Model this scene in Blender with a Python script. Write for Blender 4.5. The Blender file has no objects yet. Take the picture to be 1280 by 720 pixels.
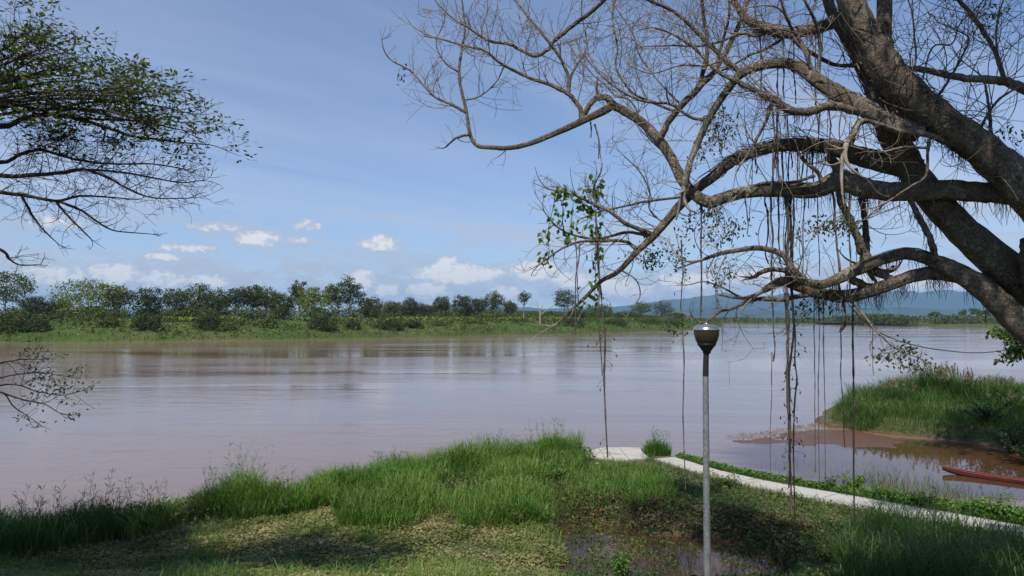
import bpy, math, random
import numpy as np
from mathutils import Vector

random.seed(7)
rng = np.random.default_rng(7)
scene = bpy.context.scene
COL = scene.collection

# ------------------------------------------------------------------ camera
CAM_Z = 8.0
F = 853.0                       # focal length in units of a 1280-wide frame
PITCH = math.atan(39.0 / F)
cam_data = bpy.data.cameras.new("camera")
cam_data.sensor_width = 36.0
cam_data.lens = 36.0 * F / 1280.0
cam_data.clip_start = 0.1
cam_data.clip_end = 60000.0
cam = bpy.data.objects.new("camera", cam_data)
COL.objects.link(cam)
cam.location = (0, 0, CAM_Z)
cam.rotation_euler = (math.pi / 2 + PITCH, 0, 0)
scene.camera = cam

# ------------------------------------------------------------------ light
SUN_EL = math.radians(57.0)
SUN_AZ = math.radians(206.0)     # clockwise from +Y: behind the viewer, a little left
SUNV = Vector((math.sin(SUN_AZ) * math.cos(SUN_EL), math.cos(SUN_AZ) * math.cos(SUN_EL), math.sin(SUN_EL)))
sun_data = bpy.data.lights.new("sun", 'SUN')
sun_data.energy = 5.0
sun_data.angle = math.radians(0.53)
sun_data.color = (1.0, 0.95, 0.87)
sun = bpy.data.objects.new("sun", sun_data)
COL.objects.link(sun)
sun.rotation_euler = SUNV.to_track_quat('Z', 'Y').to_euler()
sun.location = (-20, -40, 60)

scene.view_settings.view_transform = 'Standard'
scene.view_settings.look = 'None'
scene.view_settings.gamma = 1.0
scene.view_settings.use_curve_mapping = False
scene.view_settings.exposure = 0.0
scene.render.engine = 'CYCLES'
scene.cycles.use_denoising = True
scene.cycles.max_bounces = 6
scene.cycles.diffuse_bounces = 2
scene.cycles.glossy_bounces = 3
scene.cycles.transmission_bounces = 4
scene.cycles.transparent_max_bounces = 8
scene.cycles.volume_bounces = 0
scene.cycles.caustics_reflective = False
scene.cycles.caustics_refractive = False


# ------------------------------------------------------------------ node helpers
class NT:
    def __init__(self, tree):
        self.t = tree
        self.n = tree.nodes
        self.l = tree.links

    def new(self, kind, **kw):
        nd = self.n.new(kind)
        for k, v in kw.items():
            setattr(nd, k, v)
        return nd

    def put(self, sock, v):
        if hasattr(v, 'is_linked') or isinstance(v, bpy.types.NodeSocket):
            self.l.new(v, sock)
        else:
            sock.default_value = v

    def m(self, op, a, b=None, c=None, clamp=False):
        nd = self.new('ShaderNodeMath', operation=op, use_clamp=clamp)
        self.put(nd.inputs[0], a)
        if b is not None:
            self.put(nd.inputs[1], b)
        if c is not None:
            self.put(nd.inputs[2], c)
        return nd.outputs[0]

    def mix(self, f, a, b):
        nd = self.new('ShaderNodeMix', data_type='RGBA')
        self.put(nd.inputs[0], f)
        self.put(nd.inputs[6], a)
        self.put(nd.inputs[7], b)
        return nd.outputs[2]

    def smooth(self, v, lo, hi, a=0.0, b=1.0):
        nd = self.new('ShaderNodeMapRange', interpolation_type='SMOOTHSTEP')
        self.put(nd.inputs[0], v)
        nd.inputs[1].default_value = lo
        nd.inputs[2].default_value = hi
        nd.inputs[3].default_value = a
        nd.inputs[4].default_value = b
        return nd.outputs[0]

    def noise(self, vec, scale, detail=4.0, rough=0.55, dist=0.0, dim='3D'):
        nd = self.new('ShaderNodeTexNoise', noise_dimensions=dim)
        if vec is not None:
            self.put(nd.inputs['Vector'], vec)
        nd.inputs['Scale'].default_value = scale
        nd.inputs['Detail'].default_value = detail
        nd.inputs['Roughness'].default_value = rough
        nd.inputs['Distortion'].default_value = dist
        return nd.outputs['Fac']

    def mapping(self, vec, scale=(1, 1, 1), rot=(0, 0, 0), loc=(0, 0, 0)):
        nd = self.new('ShaderNodeMapping')
        self.put(nd.inputs[0], vec)
        nd.inputs['Location'].default_value = loc
        nd.inputs['Rotation'].default_value = rot
        nd.inputs['Scale'].default_value = scale
        return nd.outputs[0]

    def ramp(self, f, stops):
        nd = self.new('ShaderNodeValToRGB')
        el = nd.color_ramp.elements
        while len(el) < len(stops):
            el.new(0.5)
        for e, (p, c) in zip(el, stops):
            e.position = p
            e.color = (*c, 1.0)
        self.put(nd.inputs[0], f)
        return nd.outputs[0]


# ------------------------------------------------------------------ world: clear sky, thin cirrus, low cumulus
def build_world():
    w = bpy.data.worlds.new("World")
    scene.world = w
    w.cycles.sampling_method = 'MANUAL'
    w.cycles.sample_map_resolution = 256
    w.use_nodes = True
    t = NT(w.node_tree)
    t.n.clear()
    out = t.new('ShaderNodeOutputWorld')
    bg = t.new('ShaderNodeBackground')
    bg.inputs['Strength'].default_value = 0.127
    t.l.new(bg.outputs[0], out.inputs['Surface'])
    sky = t.new('ShaderNodeTexSky', sky_type='NISHITA')
    sky.sun_disc = False
    sky.sun_elevation = SUN_EL
    sky.sun_rotation = SUN_AZ
    sky.altitude = 200.0
    sky.air_density = 1.0
    sky.dust_density = 0.0
    sky.ozone_density = 10.0
    tc = t.new('ShaderNodeTexCoord')
    d = tc.outputs['Generated']
    sep = t.new('ShaderNodeSeparateXYZ')
    t.l.new(d, sep.inputs[0])
    X, Y, Z = sep.outputs
    az = t.m('MULTIPLY', t.m('ARCTAN2', X, Y), 57.2958)
    el = t.m('MULTIPLY', t.m('ARCSINE', Z), 57.2958)
    # cirrus on a high flat layer
    zz = t.m('ADD', t.m('MAXIMUM', Z, 0.0), 0.09)
    comb = t.new('ShaderNodeCombineXYZ')
    t.l.new(t.m('DIVIDE', X, zz), comb.inputs[0])
    t.l.new(t.m('DIVIDE', Y, zz), comb.inputs[1])
    cv = comb.outputs[0]
    c1 = t.noise(t.mapping(t.mapping(cv, (1, 1, 1), (0, 0, math.radians(-38))), (0.16, 0.75, 1)), 1.0, 5, 0.62, 0.5)
    c2 = t.noise(t.mapping(t.mapping(cv, (1, 1, 1), (0, 0, math.radians(-34))), (0.10, 0.24, 1), (0, 0, 0), (1.2, 5.2, 0)), 1.0, 2, 0.5, 0.3)
    cir = t.m('MULTIPLY', t.smooth(c1, 0.36, 0.68), t.smooth(c2, 0.32, 0.54))
    cir = t.m('MULTIPLY', t.m('MULTIPLY', cir, t.smooth(Z, -0.01, 0.05)), t.smooth(el, 12.0, 30.0, 1.0, 0.45))
    veil = t.smooth(c2, 0.32, 0.75, 0.0, 0.14)
    veil2 = t.m('MULTIPLY', t.smooth(el, 1.0, 24.0, 0.42, 0.0), t.smooth(Z, -0.02, 0.03))
    fac = t.m('ADD', t.m('ADD', t.m('MULTIPLY', cir, 0.56), veil), veil2)
    fac = t.m('MINIMUM', fac, 0.72)
    col = t.mix(fac, sky.outputs[0], (4.9, 5.5, 6.6, 1))
    # cumulus near the horizon, all the way round
    ang = t.new('ShaderNodeCombineXYZ')
    t.l.new(az, ang.inputs[0])
    t.l.new(el, ang.inputs[1])
    av = ang.outputs[0]
    n1 = t.noise(t.mapping(av, (0.45, 0.80, 1)), 1.0, 4, 0.58, 0.25, '2D')
    n2 = t.noise(t.mapping(av, (1.5, 2.2, 1), (0, 0, 0), (5, 1, 0)), 1.0, 4, 0.6, 0.2, '2D')
    band = t.m('MULTIPLY', t.smooth(el, 0.2, 1.5), t.smooth(el, 3.2, 7.5, 1.0, 0.0))
    nn = t.m('MULTIPLY', n1, band)
    gen = t.smooth(nn, 0.36, 0.54)
    gray = t.m('MULTIPLY', t.m('MULTIPLY', t.smooth(t.noise(t.mapping(av, (0.09, 0.50, 1), (0, 0, 0), (2, 9, 0)), 1.0, 3, 0.6, 0.2, '2D'), 0.46, 0.64),
                               t.smooth(el, 1.0, 3.5)), t.smooth(el, 7.0, 11.5, 1.0, 0.0))
    col = t.mix(t.m('MULTIPLY', gray, 0.55), col, (4.0, 4.5, 5.4, 1))
    def px(x, y):
        vx, vz = (x - 640) / F, (399 - y) / F
        return math.degrees(math.atan(vx)), math.degrees(math.atan2(vz, math.hypot(1, vx)))
    puffs = [(320, 299, 24, 9, .75), (475, 303, 24, 10, .75), (566, 342, 40, 12, 1), (560, 332, 15, 11, 1), (606, 341, 26, 9, .85), (668, 338, 30, 11, .9),
             (532, 362, 22, 10, .95), (450, 352, 18, 12, .95), (482, 361, 16, 9, .8), (140, 342, 22, 11, .9), (64, 344, 32, 12, .7),
             (205, 350, 30, 10, .75), (232, 310, 28, 6, .6), (205, 321, 20, 4.5, .55), (272, 284, 26, 7, .45), (384, 281, 20, 7, .35),
             (262, 352, 24, 8, .7), (632, 366, 16, 9, .95), (770, 360, 46, 13, .85), (715, 350, 24, 10, .8), (375, 300, 24, 6, .35), (60, 276, 30, 9, .25),
             (860, 352, 36, 12, .8), (960, 345, 50, 12, .65), (1120, 350, 60, 12, .85), (1230, 352, 50, 10, .8)]
    acc = None
    for (x, y, rx, ry, k) in puffs:
        a, e = px(x, y)
        kx, ky = F / 57.2958 / (rx * 1.4), F / 57.2958 / (ry * 1.4)
        va = t.new('ShaderNodeVectorMath', operation='MULTIPLY_ADD')
        t.l.new(av, va.inputs[0]); va.inputs[1].default_value = (kx, ky, 0); va.inputs[2].default_value = (-a * kx, -e * ky, 0)
        dt = t.new('ShaderNodeVectorMath', operation='DOT_PRODUCT')
        t.l.new(va.outputs[0], dt.inputs[0]); t.l.new(va.outputs[0], dt.inputs[1])
        f = t.m('MULTIPLY_ADD', dt.outputs['Value'], -1.0, 0.60 + 0.75 * k)
        acc = f if acc is None else t.m('MAXIMUM', acc, f)
    warp = t.m('ADD', t.m('MULTIPLY', t.m('SUBTRACT', n2, 0.5), 2.3), t.m('MULTIPLY', t.m('SUBTRACT', n1, 0.5), 1.0))
    top = t.smooth(t.m('SUBTRACT', acc, warp), 0.3, 1.4)
    acc = t.smooth(t.m('SUBTRACT', acc, warp), -0.15, 1.0)
    shade = t.m('ADD', t.m('MULTIPLY', n2, 0.7), t.m('MULTIPLY', top, 0.75))
    ccol = t.mix(t.smooth(shade, 0.35, 1.05), (4.0, 4.5, 5.4, 1), (7.2, 7.1, 7.1, 1))
    gen = t.m('MULTIPLY', gen, 0.8)
    acc = t.m('MAXIMUM', t.m('MULTIPLY', acc, 0.95), gen)
    col = t.mix(acc, col, ccol)
    t.l.new(col, bg.inputs['Color'])

build_world()


# ------------------------------------------------------------------ geometry helpers
FWD = np.array([0, math.cos(PITCH), math.sin(PITCH)])
UP = np.array([0, -math.sin(PITCH), math.cos(PITCH)])
RIGHT = np.array([1.0, 0, 0])
EYE = np.array([0, 0, CAM_Z])

def P(px, py, d):
    """survey helper: a point seen in direction (px, py), d metres ahead"""
    return EYE + FWD * d + RIGHT * ((px - 640) / F * d) + UP * ((360 - py) / F * d)

def G(px, py, z=0.0):
    """survey helper: the ground point at height z seen in direction (px, py)"""
    r = FWD + RIGHT * ((px - 640) / F) + UP * ((360 - py) / F)
    return (EYE + r * ((z - CAM_Z) / r[2]))[:2]

def tag(o, label=None, cat=None, group=None, kind=None):
    if label: o['label'] = label
    if cat: o['category'] = cat
    if group: o['group'] = group
    if kind: o['kind'] = kind
    return o

def empty(name, loc=(0, 0, 0)):
    o = bpy.data.objects.new(name, None)
    COL.objects.link(o)
    o.location = loc
    o.empty_display_size = 0.3
    return o

STUFF_PARTS = {'twig_spray', 'plume', 'stalk_leaves', 'stalk', 'blades', 'foliage', 'crown', 'leaf_spray', 'leafy_twig', 'rootlet_fringe', 'clinging_rootlets', 'dead_leaf', 'stem'}

class MB:
    """collects vertices and faces (tris or quads) and links them as ONE mesh object"""
    def __init__(self):
        self.v = []; self.f = []; self.n = 0; self.k = 0

    def add(self, verts, faces):
        verts = np.asarray(verts, dtype=np.float64).reshape(-1, 3)
        faces = np.asarray(faces, dtype=np.int64)
        self.v.append(verts)
        self.f.append(faces + self.n)
        self.n += len(verts)

    def tube(self, pts, rad, sides=6, cap=True):
        pts = np.asarray(pts, float); rad = np.asarray(rad, float)
        n = len(pts)
        t = np.gradient(pts, axis=0)
        t /= (np.linalg.norm(t, axis=1, keepdims=True) + 1e-9)
        ref = np.array([0.31, 0.23, 0.92]) if abs(t[:, 2]).mean() < 0.8 else np.array([0.9, 0.3, 0.2])
        a = np.cross(t, ref); a /= (np.linalg.norm(a, axis=1, keepdims=True) + 1e-9)
        b = np.cross(t, a)
        th = np.linspace(0, 2 * np.pi, sides, endpoint=False)
        ring = a[:, None, :] * np.cos(th)[None, :, None] + b[:, None, :] * np.sin(th)[None, :, None]
        r = rad if rad.ndim == 2 else rad[:, None]
        v = pts[:, None, :] + ring * (r[:, :, None] if r.ndim == 2 and r.shape[1] == sides else r[:, :, None])
        i = np.arange(n - 1)[:, None] * sides
        j = np.arange(sides)[None, :]
        j2 = (j + 1) % sides
        f = np.stack([i + j, i + j2, i + sides + j2, i + sides + j], -1).reshape(-1, 4)
        self.add(v.reshape(-1, 3), f)

    def cards(self, c, ax, nrm, length, width, droop=0.0):
        """leaf blades: six-vertex pointed leaves; c base points, ax unit direction, nrm unit normal"""
        n = len(c)
        side = np.cross(nrm, ax)
        side /= (np.linalg.norm(side, axis=1, keepdims=True) + 1e-9)
        L = np.asarray(length).reshape(-1, 1) * np.ones((n, 1)); W = np.asarray(width).reshape(-1, 1) * np.ones((n, 1))
        mid = c + ax * L * 0.5
        tip = c + ax * L - np.array([0, 0, 1.0]) * L * droop
        v = np.stack([c, mid + side * W * 0.5, tip, mid - side * W * 0.5], 1)
        f = np.arange(n)[:, None] * 4 + np.array([0, 1, 2, 3])[None]
        self.add(v.reshape(-1, 3), f)

    def build(self, name, mat, parent=None, smooth=True):
        me = bpy.data.meshes.new(name)
        if self.v:
            v = np.concatenate(self.v)
            quads = [f for f in self.f if f.ndim == 2 and f.shape[1] == 4]
            tris = [f for f in self.f if f.ndim == 2 and f.shape[1] == 3]
            loops = []; starts = []; totals = []; s = 0
            for grp, k in ((quads, 4), (tris, 3)):
                if grp:
                    g = np.concatenate(grp)
                    loops.append(g.reshape(-1))
                    starts.append(s + np.arange(len(g)) * k)
                    totals.append(np.full(len(g), k))
                    s += len(g) * k
            loops = np.concatenate(loops); starts = np.concatenate(starts)
            me.vertices.add(len(v)); me.vertices.foreach_set('co', v.reshape(-1).astype(np.float32))
            me.loops.add(len(loops)); me.loops.foreach_set('vertex_index', loops.astype(np.int32))
            me.polygons.add(len(starts)); me.polygons.foreach_set('loop_start', starts.astype(np.int32))
            me.update(calc_edges=True)
            me.polygons.foreach_set('use_smooth', np.full(len(me.polygons), smooth))
        if mat: me.materials.append(mat)
        o = bpy.data.objects.new(name, me)
        if name in STUFF_PARTS: o['kind'] = 'stuff'
        COL.objects.link(o)
        if parent is not None:
            o.parent = parent
            o.matrix_parent_inverse = parent.matrix_basis.inverted()
        return o

def unit(v):
    v = np.asarray(v, float)
    return v / (np.linalg.norm(v, axis=-1, keepdims=True) + 1e-9)

def rand_unit(n):
    return unit(rng.normal(size=(n, 3)))

def spline(pts, per=5):
    """Catmull-Rom through rows of any width"""
    p = np.asarray(pts, float)
    if len(p) < 3:
        t = np.linspace(0, 1, per + 1)[:, None]
        return p[0] * (1 - t) + p[-1] * t
    q = np.vstack([2 * p[0] - p[1], p, 2 * p[-1] - p[-2]])
    out = []
    for i in range(1, len(q) - 2):
        for s in np.arange(per) / per:
            a, b, c, d = q[i - 1], q[i], q[i + 1], q[i + 2]
            out.append(0.5 * (2 * b + (c - a) * s + (2 * a - 5 * b + 4 * c - d) * s * s + (3 * b - a - 3 * c + d) * s ** 3))
    out.append(p[-1])
    return np.array(out)

def sd_poly(x, y, poly):
    """signed distance to a polygon, positive inside"""
    p = np.asarray(poly, float)
    d = np.full(x.shape, 1e18); inside = np.zeros(x.shape, bool)
    for i in range(len(p)):
        a, b = p[i], p[(i + 1) % len(p)]
        e = b - a
        wx, wy = x - a[0], y - a[1]
        t = np.clip((wx * e[0] + wy * e[1]) / (e @ e + 1e-12), 0, 1)
        d = np.minimum(d, (wx - e[0] * t) ** 2 + (wy - e[1] * t) ** 2)
        c = ((a[1] > y) != (b[1] > y))
        with np.errstate(divide='ignore', invalid='ignore'):
            xi = (b[0] - a[0]) * (y - a[1]) / (b[1] - a[1]) + a[0]
        inside ^= c & (x < xi)
    return np.where(inside, np.sqrt(d), -np.sqrt(d))

_perm = rng.random((256, 256))
def vnoise(x, y, s=1.0, oct=4):
    out = 0; amp = 1.0; tot = 0
    for o in range(oct):
        u, v = x / s + 17.3 * o, y / s + 9.1 * o
        i, j = np.floor(u).astype(int), np.floor(v).astype(int)
        fu, fv = u - i, v - j
        fu = fu * fu * (3 - 2 * fu); fv = fv * fv * (3 - 2 * fv)
        g = lambda a, b: _perm[a % 256, b % 256]
        out = out + amp * ((g(i, j) * (1 - fu) + g(i + 1, j) * fu) * (1 - fv) + (g(i, j + 1) * (1 - fu) + g(i + 1, j + 1) * fu) * fv)
        tot += amp; amp *= 0.5; s *= 0.5
    return out / tot

def grid_mesh(xs, ys, zfun):
    Xg, Yg = np.meshgrid(xs, ys)
    Zg = zfun(Xg, Yg)
    m = MB()
    nx, ny = len(xs), len(ys)
    i = (np.arange(ny - 1)[:, None] * nx + np.arange(nx - 1)[None]).reshape(-1)
    m.add(np.stack([Xg, Yg, Zg], -1), np.stack([i, i + 1, i + nx + 1, i + nx], -1))
    return m


# ------------------------------------------------------------------ materials
def material(name):
    mt = bpy.data.materials.new(name)
    mt.use_nodes = True
    t = NT(mt.node_tree)
    t.n.clear()
    return mt, t, t.new('ShaderNodeOutputMaterial')

def leaf_mat(name, colors, rough=0.5, trans=0.35, spec=0.3, patch=None):
    mt, t, out = material(name)
    geo = t.new('ShaderNodeNewGeometry')
    stops = [(i / max(1, len(colors) - 1), c) for i, c in enumerate(colors)]
    f = geo.outputs['Random Per Island']
    if patch:
        n = t.noise(geo.outputs['Position'], patch, 3, 0.6)
        f = t.m('ADD', t.m('MULTIPLY', f, 0.5), t.smooth(n, 0.35, 0.65, 0.0, 0.5))
    col = t.ramp(f, stops)
    bs = t.new('ShaderNodeBsdfPrincipled')
    t.l.new(col, bs.inputs['Base Color'])
    bs.inputs['Roughness'].default_value = rough
    bs.inputs['Specular IOR Level'].default_value = spec
    tr = t.new('ShaderNodeBsdfTranslucent')
    hsv = t.new('ShaderNodeHueSaturation')
    hsv.inputs['Value'].default_value = 1.35
    hsv.inputs['Saturation'].default_value = 1.1
    t.l.new(col, hsv.inputs['Color'])
    t.l.new(hsv.outputs[0], tr.inputs[0])
    mx = t.new('ShaderNodeMixShader')
    mx.inputs[0].default_value = trans
    t.l.new(bs.outputs[0], mx.inputs[1]); t.l.new(tr.outputs[0], mx.inputs[2])
    t.l.new(mx.outputs[0], out.inputs[0])
    return mt

def bark_mat(name, dark, mid, light, scale=1.0, bump=0.6, rough=0.9):
    mt, t, out = material(name)
    tc = t.new('ShaderNodeTexCoord')
    v = tc.outputs['Object']
    n1 = t.noise(v, 1.6 * scale, 5, 0.6, 0.4)
    n2 = t.noise(v, 9 * scale, 6, 0.75, 0.9)
    n3 = t.noise(t.mapping(v, (1, 1, 0.45)), 34 * scale, 4, 0.65, 0.3)
    vo = t.new('ShaderNodeTexVoronoi', feature='DISTANCE_TO_EDGE')
    vo.inputs['Scale'].default_value = 13 * scale
    wv = t.new('ShaderNodeVectorMath', operation='ADD')
    cs = t.new('ShaderNodeCombineXYZ')
    for q in range(3): t.l.new(t.m('MULTIPLY', n2, 0.22 / scale), cs.inputs[q])
    t.l.new(v, wv.inputs[0]); t.l.new(cs.outputs[0], wv.inputs[1])
    t.l.new(wv.outputs[0], vo.inputs['Vector'])
    crack = t.smooth(vo.outputs['Distance'], 0.0, 0.10, 1.0, 0.0)
    f = t.m('ADD', t.m('MULTIPLY', n1, 0.42), t.m('ADD', t.m('MULTIPLY', n2, 0.40), t.m('MULTIPLY', n3, 0.18)))
    col = t.ramp(f, [(0.38, dark), (0.45, mid), (0.52, mid), (0.60, light)])
    col = t.mix(t.m('MULTIPLY', crack, t.smooth(n1, 0.40, 0.58, 0.45, 0.0)), col, (*[c * 0.5 for c in dark], 1))
    bs = t.new('ShaderNodeBsdfPrincipled')
    t.l.new(col, bs.inputs['Base Color'])
    bs.inputs['Roughness'].default_value = rough
    bs.inputs['Specular IOR Level'].default_value = 0.2
    bp = t.new('ShaderNodeBump')
    bp.inputs['Strength'].default_value = bump
    bp.inputs['Distance'].default_value = 0.045 / scale
    t.l.new(t.m('SUBTRACT', t.m('ADD', n2, t.m('MULTIPLY', n3, 0.6)), t.m('MULTIPLY', crack, 0.25)), bp.inputs['Height'])
    t.l.new(bp.outputs[0], bs.inputs['Normal'])
    t.l.new(bs.outputs[0], out.inputs[0])
    return mt

def plain_mat(name, col, rough=0.6, metal=0.0, var=0.25, scale=8.0, bump=0.0, spec=0.4):
    mt, t, out = material(name)
    tc = t.new('ShaderNodeTexCoord')
    n = t.noise(tc.outputs['Object'], scale, 5, 0.6, 0.2)
    c = t.mix(n, (*[x * (1 - var) for x in col], 1), (*[min(1, x * (1 + var)) for x in col], 1))
    bs = t.new('ShaderNodeBsdfPrincipled')
    t.l.new(c, bs.inputs['Base Color'])
    bs.inputs['Roughness'].default_value = rough
    bs.inputs['Metallic'].default_value = metal
    bs.inputs['Specular IOR Level'].default_value = spec
    if bump:
        bp = t.new('ShaderNodeBump')
        bp.inputs['Strength'].default_value = bump
        bp.inputs['Distance'].default_value = 0.02
        t.l.new(n, bp.inputs['Height'])
        t.l.new(bp.outputs[0], bs.inputs['Normal'])
    t.l.new(bs.outputs[0], out.inputs[0])
    return mt

def water_mat():
    mt, t, out = material('muddy_river_water')
    geo = t.new('ShaderNodeNewGeometry')
    pos = geo.outputs['Position']
    big = t.noise(t.mapping(pos, (0.010, 0.045, 1), (0, 0, 0.12)), 1.0, 4, 0.55, 0.8)
    mid = t.noise(t.mapping(pos, (0.12, 0.38, 1), (0, 0, 0.15)), 1.0, 4, 0.6, 0.9)
    fine = t.noise(t.mapping(pos, (0.9, 2.2, 1), (0, 0, 0.1)), 1.0, 3, 0.6, 0.6)
    dv = t.new('ShaderNodeVectorMath', operation='LENGTH')
    t.l.new(t.mapping(pos, (1 / 10.5, 1 / 8.5, 0), (0, 0, 0), (-22.5 / 10.5, -38.5 / 8.5, 0)), dv.inputs[0])
    calm = t.smooth(t.m('ADD', dv.outputs['Value'], t.m('MULTIPLY', t.m('SUBTRACT', mid, 0.5), 0.5)), 0.80, 1.12, 1.0, 0.0)
    col = t.mix(t.smooth(big, 0.3, 0.7), (0.175, 0.112, 0.082, 1), (0.215, 0.142, 0.106, 1))
    col = t.mix(calm, col, t.mix(mid, (0.050, 0.026, 0.013, 1), (0.105, 0.052, 0.026, 1)))
    bs = t.new('ShaderNodeBsdfPrincipled')
    t.l.new(col, bs.inputs['Base Color'])
    bs.inputs['IOR'].default_value = 1.33
    t.l.new(t.m('MULTIPLY', t.smooth(big, 0.35, 0.65, 0.06, 0.13), t.m('SUBTRACT', 1.0, t.m('MULTIPLY', calm, 0.7))), bs.inputs['Roughness'])
    rip = t.m('MULTIPLY', t.smooth(big, 0.38, 0.62, 0.12, 1.0), t.m('SUBTRACT', 1.0, t.m('MULTIPLY', calm, 0.92)))
    b1 = t.new('ShaderNodeBump')
    b1.inputs['Strength'].default_value = 0.5
    b1.inputs['Distance'].default_value = 0.12
    t.l.new(t.m('MULTIPLY', mid, rip), b1.inputs['Height'])
    b2 = t.new('ShaderNodeBump')
    b2.inputs['Strength'].default_value = 0.22
    b2.inputs['Distance'].default_value = 0.035
    t.l.new(t.m('MULTIPLY', fine, rip), b2.inputs['Height'])
    t.l.new(b1.outputs[0], b2.inputs['Normal'])
    t.l.new(b2.outputs[0], bs.inputs['Normal'])
    t.l.new(bs.outputs[0], out.inputs[0])
    return mt

def soil_mat():
    mt, t, out = material('bank_soil')
    geo = t.new('ShaderNodeNewGeometry')
    pos = geo.outputs['Position']
    sep = t.new('ShaderNodeSeparateXYZ'); t.l.new(pos, sep.inputs[0])
    z = sep.outputs[2]
    n1 = t.noise(pos, 0.45, 5, 0.6, 0.3)
    n2 = t.noise(pos, 7.0, 5, 0.65, 0.3)
    dry = t.mix(n2, (0.060, 0.055, 0.024, 1), (0.155, 0.125, 0.060, 1))
    moss = t.mix(n2, (0.030, 0.048, 0.012, 1), (0.075, 0.095, 0.026, 1))
    c = t.mix(t.smooth(n1, 0.40, 0.58), dry, moss)
    mud = t.mix(n2, (0.075, 0.034, 0.018, 1), (0.150, 0.066, 0.034, 1))
    wet = t.smooth(t.m('ADD', z, t.m('MULTIPLY', t.m('SUBTRACT', n1, 0.5), 0.25)), 0.03, 0.17, 1.0, 0.0)
    c = t.mix(wet, c, mud)
    bs = t.new('ShaderNodeBsdfPrincipled')
    t.l.new(c, bs.inputs['Base Color'])
    t.l.new(t.m('SUBTRACT', 0.95, t.m('MULTIPLY', wet, 0.5)), bs.inputs['Roughness'])
    bp = t.new('ShaderNodeBump'); bp.inputs['Strength'].default_value = 0.7; bp.inputs['Distance'].default_value = 0.08
    t.l.new(n2, bp.inputs['Height']); t.l.new(bp.outputs[0], bs.inputs['Normal'])
    t.l.new(bs.outputs[0], out.inputs[0])
    return mt

def ground_mat(name, a, b, c3, s=0.05):
    mt, t, out = material(name)
    geo = t.new('ShaderNodeNewGeometry')
    pos = geo.outputs['Position']
    n1 = t.noise(pos, s, 5, 0.6, 0.4)
    n2 = t.noise(pos, s * 12, 5, 0.7, 0.2)
    col = t.ramp(t.m('ADD', t.m('MULTIPLY', n1, 0.6), t.m('MULTIPLY', n2, 0.4)), [(0.32, a), (0.5, b), (0.68, c3)])
    bs = t.new('ShaderNodeBsdfPrincipled')
    t.l.new(col, bs.inputs['Base Color'])
    bs.inputs['Roughness'].default_value = 0.95
    bs.inputs['Specular IOR Level'].default_value = 0.1
    bp = t.new('ShaderNodeBump'); bp.inputs['Strength'].default_value = 1.0; bp.inputs['Distance'].default_value = 0.5
    t.l.new(n2, bp.inputs['Height']); t.l.new(bp.outputs[0], bs.inputs['Normal'])
    t.l.new(bs.outputs[0], out.inputs[0])
    return mt

M = {}
M['water'] = water_mat()
def pool_mat():
    mt, t, out = material('still_pool_water')
    geo = t.new('ShaderNodeNewGeometry'); n = t.noise(geo.outputs['Position'], .6, 4, .6, .4)
    bs = t.new('ShaderNodeBsdfPrincipled'); bs.inputs['IOR'].default_value = 1.33; bs.inputs['Roughness'].default_value = .04
    t.l.new(t.mix(t.smooth(n, .35, .65), (.040, .026, .014, 1), (.095, .054, .028, 1)), bs.inputs['Base Color'])
    bp = t.new('ShaderNodeBump'); bp.inputs['Strength'].default_value = .08; bp.inputs['Distance'].default_value = .05
    t.l.new(t.noise(geo.outputs['Position'], 5, 3, .5), bp.inputs['Height']); t.l.new(bp.outputs[0], bs.inputs['Normal'])
    t.l.new(bs.outputs[0], out.inputs[0])
    return mt
M['pool'] = pool_mat()
M['soil'] = soil_mat()
M['farsoil'] = ground_mat('far_bank_earth', (0.035, 0.055, 0.014), (0.060, 0.095, 0.022), (0.13, 0.105, 0.055))
M['bed'] = ground_mat('riverbed_mud', (0.10, 0.07, 0.05), (0.14, 0.09, 0.06), (0.16, 0.11, 0.08))
M['hill'] = ground_mat('forested_hill', (0.012, 0.028, 0.010), (0.022, 0.046, 0.014), (0.045, 0.075, 0.022), 0.004)
M['bark'] = bark_mat('fig_bark', (0.048, 0.038, 0.028), (0.195, 0.155, 0.117), (0.46, 0.395, 0.315), 1.0, 1.0)
M['twig'] = bark_mat('dry_twig_bark', (0.10, 0.08, 0.065), (0.22, 0.18, 0.145), (0.36, 0.31, 0.26), 1.5, 0.3)
M['root'] = bark_mat('aerial_root_bark', (0.05, 0.038, 0.03), (0.13, 0.10, 0.08), (0.25, 0.20, 0.16), 2.0, 0.3)
M['darkroot'] = bark_mat('dark_rootlets', (0.02, 0.016, 0.014), (0.05, 0.038, 0.03), (0.09, 0.07, 0.055), 2.0, 0.3)
M['rainbark'] = bark_mat('rain_tree_bark', (0.035, 0.028, 0.022), (0.085, 0.068, 0.052), (0.20, 0.165, 0.125), 1.0, 0.7)
M['palebark'] = bark_mat('pale_far_trunk', (0.16, 0.13, 0.10), (0.30, 0.26, 0.21), (0.45, 0.41, 0.35), 0.4, 0.4)
M['rainleaf'] = leaf_mat('rain_tree_leaves', [(0.024, 0.038, 0.007), (0.046, 0.070, 0.012), (0.085, 0.112, 0.020), (0.13, 0.135, 0.032)], 0.45, 0.40)
M['figleaf'] = leaf_mat('fig_leaves', [(0.026, 0.042, 0.012), (0.046, 0.072, 0.018), (0.085, 0.11, 0.03)], 0.45, 0.25, 0.35)
M['creeper'] = leaf_mat('creeper_leaves', [(0.06, 0.11, 0.02), (0.10, 0.19, 0.03), (0.17, 0.26, 0.05)], 0.45, 0.4)
M['grass'] = leaf_mat('tall_grass', [(0.045, 0.098, 0.012), (0.090, 0.185, 0.024), (0.140, 0.255, 0.040), (0.25, 0.29, 0.085)], 0.5, 0.35, 0.3, 0.35)
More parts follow.
